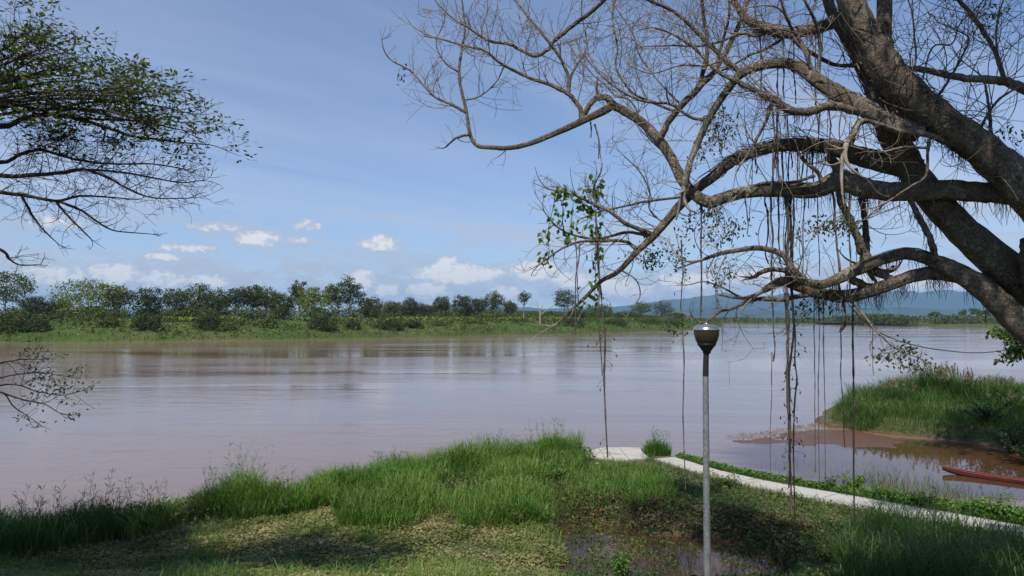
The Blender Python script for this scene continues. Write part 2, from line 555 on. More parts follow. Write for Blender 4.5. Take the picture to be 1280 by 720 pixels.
M['darkgrass'] = leaf_mat('dense_dark_grass', [(0.028, 0.062, 0.012), (0.046, 0.098, 0.018), (0.07, 0.14, 0.028), (0.12, 0.15, 0.045)], 0.5, 0.35, 0.3, 0.35)
M['midgrass'] = leaf_mat('riverside_grass', [(0.030, 0.070, 0.012), (0.058, 0.125, 0.020), (0.090, 0.170, 0.030), (0.15, 0.19, 0.055)], 0.5, 0.35, 0.3, 0.35)
M['seed'] = leaf_mat('grass_plumes', [(0.15, 0.125, 0.060), (0.22, 0.185, 0.090), (0.29, 0.25, 0.135)], 0.8, 0.3, 0.1)
M['drygrass'] = leaf_mat('straw', [(0.13, 0.10, 0.045), (0.21, 0.17, 0.075), (0.30, 0.25, 0.13)], 0.8, 0.2, 0.1)
M['cover'] = leaf_mat('ground_cover_leaves', [(0.060, 0.090, 0.020), (0.130, 0.150, 0.040), (0.235, 0.220, 0.085), (0.36, 0.315, 0.150)], 0.6, 0.25, 0.2, 0.5)
M['weed'] = leaf_mat('weed_leaves', [(0.032, 0.058, 0.012), (0.060, 0.105, 0.020), (0.105, 0.155, 0.030), (0.16, 0.15, 0.055)], 0.5, 0.3, 0.3, 0.5)
M['weedbright'] = leaf_mat('bright_weed_leaves', [(0.06, 0.13, 0.016), (0.10, 0.20, 0.026), (0.16, 0.27, 0.045)], 0.5, 0.35, 0.3)
M['shadethicket'] = leaf_mat('shade_thicket_leaves', [(0.012, 0.024, 0.008), (0.022, 0.042, 0.012), (0.04, 0.065, 0.02)], 0.5, 0.2, 0.3)  # leaf colour darkened to imitate the shade at the spit's right end
M['brownweed'] = leaf_mat('brown_weeds', [(0.06, 0.04, 0.02), (0.11, 0.075, 0.035), (0.17, 0.13, 0.06), (0.10, 0.12, 0.03)], 0.7, 0.2, 0.2)
M['deadstem'] = bark_mat('dead_reed_stems', (0.03, 0.022, 0.016), (0.07, 0.05, 0.035), (0.14, 0.11, 0.075), 2.0, 0.2)
FARCOL = {
    'dark': [(0.016, 0.026, 0.004), (0.038, 0.055, 0.008), (0.076, 0.094, 0.016)],
    'mid': [(0.028, 0.042, 0.005), (0.066, 0.088, 0.011), (0.120, 0.138, 0.022)],
    'bright': [(0.062, 0.090, 0.008), (0.130, 0.170, 0.016), (0.205, 0.230, 0.032)],
    'brown': [(0.040, 0.050, 0.018), (0.075, 0.080, 0.032), (0.115, 0.105, 0.052)],
    'lush': [(0.050, 0.110, 0.010), (0.100, 0.200, 0.020), (0.160, 0.270, 0.038)],
    'banana': [(0.08, 0.14, 0.014), (0.175, 0.230, 0.034), (0.29, 0.31, 0.065)],
    'reed': [(0.06, 0.085, 0.022), (0.12, 0.125, 0.045), (0.20, 0.17, 0.085)],
}
for k, c in FARCOL.items():
    M['far_' + k] = leaf_mat('far_foliage_' + k, c, 0.6, 0.15, 0.2)


# ------------------------------------------------------------------ the setting: riverbed, river, banks, hills
def ribbon_levels(n):
    return n
m = grid_mesh(np.array([-26000., -3000, -1000, -300, 0, 300, 1000, 3000, 26000]), np.array([-3000., -300, 0, 300, 1000, 3000, 18000]), lambda x, y: x * 0 - 2.6)
o = m.build('ground', M['bed']); tag(o, 'muddy riverbed and plain reaching the horizon', 'ground', kind='structure')
m = grid_mesh(np.array([-8990., -1000, 0, 1000, 8990]), np.array([-40., 300, 1000, 3000, 6000]), lambda x, y: x * 0)
o = m.build('river', M['water']); tag(o, 'wide muddy mauve brown river', 'river', kind='structure')

near_px = [(-150, 697), (0, 668), (120, 655), (230, 641), (300, 631), (360, 618), (450, 601), (550, 588), (620, 580), (680, 569), (730, 570),
           (806, 569), (850, 578), (890, 590), (930, 601), (1000, 613), (1060, 624), (1130, 636), (1200, 648), (1290, 663), (1400, 686)]
NEAR = [(-120, 8), (-60, 14), (-40, 19)] + [tuple(G(*p)) for p in near_px] + [(34, 20), (60, 12), (140, 0), (140, -60), (-120, -60)]
SPIT = [tuple(G(*p)) for p in [(1018, 528), (1060, 535), (1110, 543), (1170, 548), (1210, 553), (1240, 559), (1268, 566), (1300, 578)]] + \
       [(33, 36), (45, 28), (140, 10), (140, 95), (80, 88), (52, 76), (38, 68), (29, 62)]
POND = [tuple(G(*p)) for p in [(700, 662), (735, 648), (775, 656), (820, 670), (880, 672), (955, 686), (990, 712), (950, 760), (760, 770), (720, 720)]]
BAR = [tuple(G(*p)) for p in [(935, 551), (985, 541), (1045, 532), (1095, 543), (1110, 555), (1040, 560), (965, 559)]]
PATH_Z = 0.70
pf = [(842, 571), (877, 581), (900, 588), (960, 601), (1035, 614), (1127, 630), (1280, 657), (1420, 682)]
pn = [(817, 573), (850, 584), (895, 596), (960, 612), (1064, 632), (1168, 651), (1280, 669), (1420, 696)]
PATHC = np.array([(G(*a, PATH_Z) + G(*b, PATH_Z)) / 2 for a, b in zip(pf, pn)])

def path_dist(x, y):
    d = np.full(x.shape, 1e9)
    for a, b in zip(PATHC[:-1], PATHC[1:]):
        e = b - a
        t = np.clip(((x - a[0]) * e[0] + (y - a[1]) * e[1]) / (e @ e), 0, 1)
        d = np.minimum(d, np.hypot(x - a[0] - e[0] * t, y - a[1] - e[1] * t))
    return d

PLAT = [tuple(G(*p, PATH_Z)) for p in [(725, 566), (752, 559), (800, 559), (803, 565), (812, 572), (777, 575.5), (752, 572.5)]]

def near_h(x, y):
    n = vnoise(x + 300, y + 300, 6.0, 4) - 0.5
    s = sd_poly(x, y, NEAR) + n * 0.9
    h = np.clip(s * 0.30, -1.6, 0.52) + n * 0.16
    slope = np.clip(20.5 - y, 0, 60) * 0.27
    h = np.where(s > 0, h + slope * np.clip(s / 6, 0, 1), h)
    pd = path_dist(x, y)
    pl = sd_poly(x, y, PLAT)
    k = np.clip(1.0 - (pd - 0.7) / 2.2, 0, 1)
    k = np.maximum(k, np.clip(1 + pl / 2.0, 0, 1))
    k = k * k * (3 - 2 * k)
    h = h * (1 - k) + (PATH_Z - 0.10) * k
    c = sd_poly(x, y, POND) + n * 1.2
    pk = np.clip((c + 1.3) / 2.4, 0, 1); pk = pk * pk * (3 - 2 * pk)
    h = h * (1 - pk) + np.minimum(h, -0.45) * pk
    s2 = sd_poly(x, y, SPIT) + n * 1.6
    h2 = np.clip(s2 * 0.60, -1.6, 0.95) + n * 0.25
    s3 = sd_poly(x, y, BAR) + n * 2.2
    h3 = np.clip(s3 * 0.05, -1.6, 0.012) + (vnoise(x + 50, y + 90, 1.8, 4) - 0.5) * 0.17
    return np.maximum(np.maximum(h, h2), h3)

m = grid_mesh(np.concatenate([np.arange(-120, -30, 3.), np.arange(-30, 42, 0.35), np.arange(42, 141, 3.)]),
              np.concatenate([np.arange(-30, 14, 2.0), np.arange(14, 64, 0.35), np.arange(64, 100, 2.)]), near_h)
o = m.build('near_bank', M['soil']); tag(o, 'low grassy river bank with red brown mud at the waterline', 'bank', kind='structure')

m = MB(); pc = np.array(POND).mean(0); pp_ = pc + (np.array(POND) - pc) * 1.25
m.add(np.vstack([np.c_[pp_, np.full(len(pp_), .02)], [[*pc, .02]]]), [[i, (i + 1) % len(pp_), len(pp_)] for i in range(len(pp_))])
o = m.build('pool', M['pool'], None, False); tag(o, 'still dark muddy pool below the footpath', 'pool', kind='structure')
# far bank across the river
fb = np.array([(-760, 120), (-420, 178), (-300, 208)] + [tuple(G(*p)) for p in [(-60, 428.5), (0, 428), (170, 427), (330, 425), (500, 421.5), (640, 418.7), (750, 416.6), (835, 413.2), (862, 411.8)]] + [(150, 575), (235, 760), (300, 1000)])
def arc(poly):
    return np.concatenate([[0], np.cumsum(np.linalg.norm(np.diff(poly, axis=0), axis=1))])
fb_s = arc(fb)
def fb_at(s):
    return np.stack([np.interp(s, fb_s, fb[:, 0]), np.interp(s, fb_s, fb[:, 1])], -1)
def fb_nrm(s):
    t = unit(fb_at(s + 12) - fb_at(s - 12))
    return np.stack([-t[..., 1], t[..., 0]], -1)
def fb_height(off, x, y):
    prof = np.interp(off, [-14, 0, 3, 10, 22, 40, 70, 160, 800], [-1.8, 0.0, 1.5, 3.2, 5.2, 6.5, 7.2, 7.6, 8.5])
    return prof + (vnoise(x + 900, y + 900, 14, 3) - 0.5) * np.clip(off, 0, 8) * 0.16
ss = np.linspace(0, fb_s[-1], 420)
offs = np.array([-14, -5, -1, 0, 1.5, 3, 6, 10, 15, 22, 30, 40, 55, 70, 100, 160, 300, 800.])
wob = (vnoise(ss, ss * 0, 20, 3) - 0.5) * 5
B = fb_at(ss)[:, None, :] + fb_nrm(ss)[:, None, :] * (offs[None, :, None] + wob[:, None, None] * np.clip(1 - offs / 40, 0, 1)[None, :, None])
Zb = fb_height(np.broadcast_to(offs, B.shape[:2]), B[..., 0], B[..., 1])
m = MB()
nx = len(offs)
i = (np.arange(len(ss) - 1)[:, None] * nx + np.arange(nx - 1)[None]).reshape(-1)
m.add(np.concatenate([B, Zb[..., None]], -1), np.stack([i, i + nx, i + nx + 1, i + 1], -1))
o = m.build('far_bank', M['farsoil']); tag(o, 'green far bank across the river', 'bank', kind='structure')

def fb_pixel(px, off):
    """point of the far bank seen at column px, off metres behind the waterline"""
    pts = fb_at(ss) + fb_nrm(ss) * off
    col = 640 + F * pts[:, 0] / pts[:, 1]
    k = np.argsort(col)
    x = np.interp(px, col[k], pts[k, 0]); y = np.interp(px, col[k], pts[k, 1])
    z = float(fb_height(np.array([float(off)]), np.array([x]), np.array([y]))[0])
    return x, y, z

# distant shores on the right
def shore(name, line, depth, label, h=2.2):
    line = np.array(line, float)
    s = np.linspace(0, arc(line)[-1], 160)
    a = arc(line)
    L = np.stack([np.interp(s, a, line[:, 0]), np.interp(s, a, line[:, 1])], -1)
    L[:, 1] += (vnoise(s, s * 0 + 3, 60, 3) - 0.5) * 30
    of = np.array([-12, 0, 4, 14, 40, 120, depth])
    zz = np.array([-1.8, 0, 0.8, 1.4, h, h + 0.6, h + 1.2])
    V = np.stack([np.broadcast_to(L[:, None, 0], (160, 7)), L[:, None, 1] + of[None], np.broadcast_to(zz, (160, 7))], -1)
    m = MB()
    i = (np.arange(159)[:, None] * 7 + np.arange(6)[None]).reshape(-1)
    m.add(V, np.stack([i, i + 7, i + 8, i + 1], -1))
    o = m.build(name, M['farsoil']); tag(o, label, 'shore', kind='structure')
    return L
def g2(px, py): return tuple(G(px, py))
promontory = shore('promontory', [g2(1092, 406.3), g2(1130, 407.2), g2(1180, 408.0), g2(1260, 408.4), (900, 690), (1500, 560)], 500, 'low green promontory with a pale grassy shore on the right')
farshore = shore('far_shore', [(-200, 2600), (150, 1500), g2(880, 404.2), g2(960, 405.2), g2(1040, 405.4), g2(1090, 404.6), (900, 1400), (2200, 1500)], 1200, 'low distant shore where the river bends')

# hills
def hills(name, y0, ridge, label, seed, depth=2400):
    px = np.array([r[0] for r in ridge], float); py = np.array([r[1] for r in ridge], float)
    xs = np.linspace((px[0] - 640) / F * y0, (px[-1] - 640) / F * y0, 320)
    v = np.linspace(-1, 1, 40)
    Xg, V = np.meshgrid(xs, v)
    Yg = y0 + V * depth
    H = np.interp(640 + F * Xg / y0, px, py)
    H = (399 - H) / F * y0 + CAM_Z
    spur = vnoise(Xg + seed, Yg * 0.7 + seed, 420, 5) - 0.5
    prof = np.clip(1 - np.abs(V) ** 1.15, 0, 1)
    Zg = H * prof * (1 + spur * 0.9 * (1 - prof * 0.55)) + (vnoise(Xg, Yg, 70, 3) - 0.5) * 16 * prof - 3
    m = MB()
    i = (np.arange(39)[:, None] * 320 + np.arange(319)[None]).reshape(-1)
    m.add(np.stack([Xg, Yg, Zg], -1), np.stack([i, i + 1, i + 321, i + 320], -1))
    o = m.build(name, M['hill']); tag(o, label, 'hills', kind='structure')
hills('hills', 13500, [(-900, 384), (-300, 386), (0, 389), (210, 386), (400, 389), (590, 380), (680, 386), (740, 385), (790, 381), (830, 376), (870, 370), (905, 367), (945, 372), (1000, 368), (1050, 371), (1090, 365),
                      (1140, 363), (1200, 363), (1250, 369), (1300, 376), (1400, 370), (1700, 366), (2100, 378)], 'blue forested mountain ridge behind the river', 10)
hills('foothills', 9000, [(560, 396), (700, 391), (800, 389), (900, 384), (1000, 388), (1080, 383), (1180, 385), (1250, 382), (1320, 388), (1600, 386)], 'lower wooded foothills in front of the mountain ridge', 400, 700)

# ------------------------------------------------------------------ concrete footpath and landing
def prism(poly, z0, z1, bevel=0.02):
    p = np.asarray(poly, float)
    c = p.mean(0)
    n = len(p)
    inn = c + (p - c) * (1 - bevel / np.maximum(np.linalg.norm(p - c, axis=1, keepdims=True), 0.1))
    V = np.vstack([np.c_[p, np.full(n, z0)], np.c_[p, np.full(n, z1 - bevel)], np.c_[inn, np.full(n, z1)], [[*c, z1]]])
    m = MB()
    i = np.arange(n); j = (i + 1) % n
    m.add(V, np.stack([i, j, j + n, i + n], -1))
    m.f.append(np.stack([i + n, j + n, j + 2 * n, i + 2 * n], -1))
    m.f.append(np.stack([i + 2 * n, j + 2 * n, np.full(n, 3 * n)], -1))
    return m

def concrete():
    mt, t, out = material('weathered_concrete')
    geo = t.new('ShaderNodeNewGeometry')
    pos = geo.outputs['Position']
    n1 = t.noise(pos, 0.8, 5, 0.65, 0.5); n2 = t.noise(pos, 14, 5, 0.7)
    c = t.mix(n2, (0.36, 0.335, 0.29, 1), (0.50, 0.475, 0.42, 1))
    c = t.mix(t.smooth(n1, 0.48, 0.68, 0, .8), c, (0.30, 0.22, 0.14, 1))
    c = t.mix(t.smooth(n2, 0.62, 0.75), c, (0.20, 0.19, 0.16, 1))
    bs = t.new('ShaderNodeBsdfPrincipled')
    t.l.new(c, bs.inputs['Base Color']); bs.inputs['Roughness'].default_value = 0.9
    bp = t.new('ShaderNodeBump'); bp.inputs['Strength'].default_value = 0.4; bp.inputs['Distance'].default_value = 0.02
    t.l.new(n2, bp.inputs['Height']); t.l.new(bp.outputs[0], bs.inputs['Normal'])
    t.l.new(bs.outputs[0], out.inputs[0])
    return mt
M['concrete'] = concrete()
path = empty('footpath', (PATHC[0][0], PATHC[0][1], PATH_Z)); tag(path, 'pale concrete footpath of cast slabs along the bank', 'footpath', kind='structure')
PLe = spline(np.array([G(*a, PATH_Z) for a in pf]), 4); PRe = spline(np.array([G(*a, PATH_Z) for a in pn]), 4)
aL, aR = arc(PLe), arc(PRe)
NS = 10
for k in range(NS):
    u0, u1 = k / NS + 0.0012, (k + 1) / NS - 0.0012
    L0, L1, R0, R1 = [np.array([np.interp(u * a[-1], a, E[:, 0]), np.interp(u * a[-1], a, E[:, 1])]) for u, a, E in ((u0, aL, PLe), (u1, aL, PLe), (u0, aR, PRe), (u1, aR, PRe))]
    dz = random.uniform(-.012, .012)
    prism([L0, L1, R1, R0], PATH_Z - 0.35, PATH_Z + dz, 0.015).build('slab', M['concrete'], path, False)
land = empty('boat_landing', (PLAT[0][0], PLAT[0][1], PATH_Z)); tag(land, 'pale concrete landing platform at the water end of the footpath', 'landing', kind='structure')
pl = np.array(PLAT)
def cut(poly, x0, x1):
    q = []
    for a, b in zip(poly, np.roll(poly, -1, 0)):
        for xx in (None,):
            q.append(a)
        ts = sorted([t for t in [(xc - a[0]) / (b[0] - a[0]) if b[0] != a[0] else -1 for xc in (x0, x1)] if 0 < t < 1])
        q += [a + (b - a) * t for t in ts]
    q = [p for p in q if x0 - 1e-6 <= p[0] <= x1 + 1e-6]
    return np.array(q)
xc = np.linspace(pl[:, 0].min(), pl[:, 0].max(), 4)
for k in range(3):
    g = cut(pl, xc[k] + .012, xc[k + 1] - .012)
    if len(g) >= 3:
        prism(g, PATH_Z - 0.5, PATH_Z + random.uniform(-.01, .01), 0.015).build('slab', M['concrete'], land, False)

# ------------------------------------------------------------------ far bank trees
def clump_cards(mb, centers, rc, per, size, flat=0.75, spread=None):
    """leaf clumps: per cards around every centre"""
    n = len(centers)
    rc = np.broadcast_to(np.asarray(rc, float), (n,))
    c = np.repeat(centers, per, 0)
    off = rand_unit(n * per) * (rng.random((n * per, 1)) ** 0.45) * np.repeat(rc, per)[:, None]
    off[:, 2] *= flat
    ax = unit(off * 0.5 + rng.normal(size=off.shape) * 0.6 * np.repeat(rc, per)[:, None])
    nr = unit(unit(off) * 1.1 + rng.normal(size=off.shape) * .45 + np.array([0, 0, 0.25]))
    ax = unit(np.cross(nr, rng.normal(size=off.shape)))
    s = size * (0.6 + 0.8 * rng.random(n * per))
    mb.cards(c + off, ax, nr, s, s * 0.62)

def far_tree(px, top, hw, kind, style, off, label, trunk='palebark', name='far_bank_tree', lean=0.0):
    x, y, z = fb_pixel(px, off)
    ztop = CAM_Z + (399 - top) / F * y
    H = ztop - z
    R = 1.24 * hw / F * y
    root = empty(name, (x, y, z - 0.3))
    tag(root, label, 'tree', 'trees on the far bank')
    base = np.array([x, y, z - 0.3])
    tm = MB()
    fork = H * (0.42 if style != 'round' else 0.30)
    r0 = 0.014 * H + 0.12
    lx = lean * H
    tpts = spline([base, base + [lx * .3 + rng.normal() * .2, 0, fork * .5], base + [lx * .6 + rng.normal() * .3, 0, fork], base + [lx, 0, H * .82]], 4)
    tm.tube(tpts, np.linspace(r0, r0 * .25, len(tpts)), 6)
    cm = MB()
    if style == 'airy':
        nc = 30 + int(R * 3.0); cr = 0.25 * R + 0.5; per = 44
    elif style == 'slim':
        nc = 14; cr = 0.42 * R + 0.35; per = 46
    else:
        nc = 34 + int(R * 3.0); cr = 0.24 * R + 0.6; per = 56
    zc = (0.64 if style == 'airy' else 0.58 if style == 'round' else 0.70) * H
    zr = H - zc
    zlow = 0.36 * H if style == 'airy' else 0.58 * H if style == 'slim' else 0.14 * H
    cen = []
    for k in range(nc):
        for _ in range(30):
            u = rand_unit(1)[0] * (rng.random() ** 0.4)
            lowf = zc - zlow
            p = np.array([u[0] * (R - cr * .55), u[1] * (R - cr * .55), u[2] * (zr - cr * .6) if u[2] > 0 else u[2] * lowf])
            if all(np.linalg.norm(p - q) > cr * 0.72 for q in cen): break
        cen.append(p)
    cen = np.array(cen) + base + np.array([lx, 0, zc])
    # broken outline: a few clumps pushed out
    k = rng.integers(0, len(cen), max(2, nc // 6)); cen[k] += (cen[k] - (base + [lx, 0, zc])) * 0.14
    rc = cr * (0.65 + 0.6 * rng.random(len(cen)))
    clump_cards(cm, cen, rc, per, 0.55 + 0.012 * H, 0.72)
    for c in cen[rng.permutation(len(cen))[: (9 if style != 'round' else 5)]]:
        h = np.clip((c[2] - base[2]) / H - 0.22, 0.22, 0.72) * H
        i = int(np.argmin(np.abs(tpts[:, 2] - base[2] - h)))
        a = tpts[i]
        mid = (a + c) / 2 + np.array([0, 0, -0.06 * H])
        tm.tube(spline([a, mid, c], 3), np.linspace(r0 * .42, r0 * .12, 7), 4)
    tm.build('trunk', M[trunk], root)
    cm.build('crown', M['far_' + kind], root, False)
    return root

FB = 'on the far bank'
trees = [
    (6, 333, 27, 'mid', 'airy', 60, 'tall dark tree at the left edge of the picture on the far bank'),
    (42, 367, 15, 'dark', 'round', 120, 'low dark rounded tree right of the tall tree at the left edge'),
    (72, 371, 14, 'dark', 'round', 125, 'low dark tree just left of the broad bright spreading tree'),
    (110, 344, 36, 'bright', 'round', 62, 'broad bright green spreading tree, the widest crown on the far bank'),
    (145, 353, 17, 'mid', 'airy', 66, 'airy pale trunked tree touching the right side of the broad bright tree'),
    (185, 354, 19, 'dark', 'round', 60, 'dense dark rounded tree standing alone right of the broad bright tree'),
    (218, 357, 15, 'mid', 'airy', 75, 'open crowned tree just right of the dense dark rounded tree'),
    (247, 351, 17, 'mid', 'airy', 78, 'airy tree with the higher crown in the left middle of the far row'),
    (275, 358, 12, 'mid', 'airy', 74, 'thin leaning tree with a pale trunk and sparse crown on the far bank'),
    (297, 354, 16, 'dark', 'airy', 66, 'dark crowned tree with a slender pale trunk, first of a close trio'),
    (316, 352, 13, 'mid', 'airy', 70, 'middle tree of the close trio with merging crowns on the far bank'),
    (334, 355, 14, 'mid', 'airy', 66, 'tree with a slanting pale trunk, last of the close trio'),
    (353, 361, 13, 'mid', 'round', 80, 'smaller rounded tree left of the tall ragged pair'),
    (373, 346, 10, 'mid', 'airy', 76, 'tall ragged tree rising above the rounded yellow green tree'),
    (391, 355, 19, 'bright', 'round', 56, 'rounded yellow green tree with twin pale trunks on the far bank'),
    (417, 351, 12, 'mid', 'airy', 62, 'open tree between the rounded yellow green tree and the tallest dark tree'),
    (437, 343, 18, 'dark', 'airy', 62, 'tallest dark ragged tree in the middle of the far row'),
    (463, 368, 14, 'mid', 'round', 58, 'round mid green tree at the right foot of the tallest dark tree'),
    (491, 373, 12, 'mid', 'airy', 84, 'flat topped small tree in the dip right of the tallest dark tree'),
    (513, 369, 12, 'dark', 'round', 80, 'dark bushy tree in the dip left of the brownish tree'),
    (533, 378, 9, 'brown', 'airy', 78, 'small brownish thin tree in the gap of the far row'),
    (552, 368, 10, 'dark', 'airy', 84, 'isolated little tree with a leaning crown in the gap of the far row'),
    (581, 364, 14, 'dark', 'round', 62, 'dense dark tree with a broad top right of the isolated little tree'),
    (600, 370, 9, 'brown', 'airy', 60, 'brownish tree with pale trunk beside the dense dark broad topped tree'),
    (618, 361, 12, 'mid', 'airy', 60, 'tall open tree with a straight pale trunk right of the brownish trees'),
    (638, 373, 9, 'brown', 'airy', 66, 'sparse brownish tree left of the slender pole like tree'),
    (655, 361, 7.5, 'dark', 'slim', 48, 'slender tree with long bare white trunk and small crown'),
    (706, 358, 13, 'dark', 'airy', 66, 'tall open crowned tree above the dark thicket near the dead white tree'),
    (722, 384, 12, 'dark', 'round', 44, 'low dark tree below the tall open crowned tree'),
    (748, 377, 17, 'mid', 'round', 48, 'rounded tree behind the leafy hanging vines on the far bank'),
    (786, 387, 15, 'dark', 'round', 44, 'dark dense low tree left of the two flat topped trees'),
    (802, 375, 13, 'mid', 'airy', 54, 'flat topped tree with spreading crown, left of the last pair'),
    (829, 374, 13, 'brown', 'round', 50, 'tall olive tree, right of the last pair on the far bank'),
    (848, 389, 9, 'mid', 'round', 34, 'small tree at the right end of the far bank'),
]
for tr in trees:
    far_tree(*tr, lean=random.uniform(-.03, .03))

# the dead white tree
x, y, z = fb_pixel(675, 22)
root = empty('dead_tree', (x, y, z)); tag(root, 'bare white dead tree forked like a Y near the water on the far bank', 'tree', 'trees on the far bank')
b = np.array([x, y, z - .2]); s = y / F
mtr = MB(); mtr.tube(spline([b, b + [0, 0, 8 * s], b + [.3 * s, 0, 13 * s]], 3), np.linspace(1.5 * s, 1.0 * s, 7), 6); mtr.build('trunk', M['palebark'], root)
for dx, dz in ((-4, 27), (3, 25), (18, 24)):
    mm = MB(); mm.tube(spline([b + [0, 0, 12 * s], b + [dx * .45 * s, 0, (12 + (dz - 12) * .5) * s], b + [dx * s, 0, dz * s]], 4), np.linspace(.8 * s, .25 * s, 9), 5); mm.build('limb', M['palebark'], root)

def bush(px, top, hw, off, kind, label, group='dark bushes on the far bank slope'):
    x, y, z = fb_pixel(px, off)
    R = 1.15 * hw / F * y; H = max(1.5, CAM_Z + (399 - top) / F * y - z)
    root = empty('bush', (x, y, z)); tag(root, label, 'bush', group)
    b = np.array([x, y, z])
    n = 26 + int(R * 6)
    u = rand_unit(n) * (rng.random((n, 1)) ** .25); u[:, 2] = np.abs(u[:, 2])
    cen = b + u * np.array([R * .88, R * .7, H * .90])
    cm = MB(); clump_cards(cm, cen, (0.22 * R + .5) * (0.7 + .6 * rng.random(n)), 54, 0.55, .75)
    cm.build('foliage', M['far_' + kind], root, False)
    sm = MB()
    for k in range(4):
        sm.tube(spline([b + [rng.normal() * .2, 0, -.2], b + (cen[k] - b) * .5, cen[k]], 3), np.linspace(.12, .04, 7), 4)
    sm.build('stem', M['rainbark'], root)
for a in [(14, 390, 26, 14, 'dark', 'large dark bush at the left edge of the far bank'),
          (48, 397, 14, 14, 'dark', 'dark bush right of the large bush at the left edge'),
          (136, 397, 12, 20, 'mid', 'green bush under the broad bright spreading tree'),
          (186, 389, 19, 14, 'dark', 'big dark bush under the dense dark rounded tree'),
          (264, 388, 21, 18, 'dark', 'wide dark bush below the airy trees in the left middle'),
          (284, 402, 11, 13, 'mid', 'smaller green bush right of the wide dark bush'),
          (334, 398, 13, 20, 'mid', 'green bush on the slope below the close trio'),
          (403, 393, 19, 12, 'dark', 'big round dark bush below the rounded yellow green tree'),
          (441, 400, 9, 14, 'dark', 'small dark bush below the tallest dark tree'),
          (486, 397, 20, 14, 'dark', 'wide dark bush in the middle of the slope'),
          (516, 401, 13, 14, 'dark', 'dark bush touching the right side of the wide middle bush'),
          (548, 403, 9, 20, 'mid', 'small green bush below the isolated little tree'),
          (592, 401, 12, 26, 'mid', 'green bush below the dense dark broad topped tree'),
          (716, 398, 14, 16, 'dark', 'dark bush at the foot of the tall open crowned tree'),
          (770, 396, 14, 14, 'dark', 'dark bush hanging over the waterline behind the vines'),
          (812, 394, 15, 18, 'mid', 'green bush below the flat topped pair'),
          (838, 396, 11, 12, 'brown', 'olive bush near the right tip of the far bank')]:
    bush(*a)

# masses nobody could count on the far bank
def fb_scatter(n, off0, off1, s0=None, s1=None, power=1.0):
    s0 = 0 if s0 is None else s0; s1 = fb_s[-1] if s1 is None else s1
    s = rng.uniform(s0, s1, n); of = off0 + (off1 - off0) * rng.random(n) ** power
    p = fb_at(s) + fb_nrm(s) * of[:, None]
    keep = np.abs(p[:, 0] / p[:, 1]) < 0.95
    p, of = p[keep], of[keep]
    return np.c_[p, fb_height(of, p[:, 0], p[:, 1])], of
m = MB()
p, of = fb_scatter(4200, 70, 210)
h = (3 + 9.5 * vnoise(p[:, 0], p[:, 1], 40, 3) ** 1.3) * np.clip((of - 30) / 90, .45, 1)
for lv in (0.25, 0.6, 0.9):
    clump_cards(m, p + np.c_[rng.normal(size=(len(p), 2)) * 1.2, h * lv], 2.4, 10, 1.15, .8)
o = m.build('woods', M['far_mid'], None, False); tag(o, 'dark continuous woods behind the row of far bank trees', 'woods', kind='stuff')
m = MB()
p, of = fb_scatter(3800, 2, 36)
clump_cards(m, p + np.array([0, 0, .35]), 0.4 + 1.1 * vnoise(p[:, 0] + 70, p[:, 1], 12, 3), 11, 0.7, .7)
o = m.build('bank_scrub', M['far_lush'], None, False); tag(o, 'bright green scrub covering the far bank slope', 'scrub', kind='stuff')
m = MB()
p, of = fb_scatter(3600, 3, 46)
p = p[vnoise(p[:, 0] + 500, p[:, 1] + 20, 16, 3) > .46]
clump_cards(m, p + np.array([0, 0, 1.0]), 0.8 + 1.3 * rng.random(len(p)), 16, 0.75, .85)
o = m.build('bank_shrubbery', M['far_mid'], None, False); tag(o, 'darker tangled shrubs scattered through the far bank scrub', 'scrub', kind='stuff')
m = MB()
p, of = fb_scatter(9000, -1.0, 4)
ax = unit(np.c_[rng.normal(size=(len(p), 2)) * .3, np.ones(len(p))])
m.cards(p, ax, rand_unit(len(p)), 1.0 + 1.6 * rng.random(len(p)), .2)
o = m.build('waterside_reeds', M['far_reed'], None, False); tag(o, 'straw coloured reeds along the waterline of the far bank', 'reeds', kind='stuff')
m = MB()
p, of = fb_scatter(3600, 30, 66)
k = vnoise(p[:, 0] + 11, p[:, 1] + 5, 40, 2)
p = p[k > 0.38]
n = len(p)
for q in range(8):
    a = rng.random(n) * 6.283
    st = p + np.array([0, 0, 1.0]) * (0.9 + .5 * rng.random((n, 1)))
    ax = unit(np.c_[np.cos(a), np.sin(a), 0.7 + .6 * rng.random(n)])
    m.cards(st, ax, unit(np.cross(ax, np.c_[-np.sin(a), np.cos(a), a * 0])), 2.1 + .9 * rng.random(n), .55, .25)
o = m.build('banana_plantation', M['far_banana'], None, False); tag(o, 'yellow green banana plantation on the flat top of the far bank', 'plantation', kind='stuff')

# distant wooded shores on the right: one mass each, with a few trees that stand out
def shore_woods(name, L, n, off, hmax, mat, label, cond):
    k = rng.integers(0, len(L) - 1, n); f = rng.random((n, 1))
    p = L[k] * (1 - f) + L[k + 1] * f
    p = np.c_[p[:, 0], p[:, 1] + rng.uniform(off[0], off[1], n), np.full(n, 2.0)]
    p = p[cond(p)]
    h = hmax * (0.35 + 0.85 * vnoise(p[:, 0], p[:, 1] * .4, 60, 3))
    m = MB()
    for lv in (.2, .5, .8, 1):
        clump_cards(m, p + np.c_[rng.normal(size=(len(p), 2)) * 2, h * lv], 3.0, 7, 2.2, .7)
    o = m.build(name, mat, None, False); tag(o, label, 'woods', kind='stuff')
vis = lambda p: (np.abs(p[:, 0] / p[:, 1]) < .85)
shore_woods('promontory_woods', promontory, 1500, (22, 150), 11.5, M['far_mid'], 'wooded promontory with trees on the right side of the river', vis)
shore_woods('distant_woods', farshore, 1600, (14, 160), 9.5, M['far_mid'], 'thin line of distant woods where the river bends', vis)
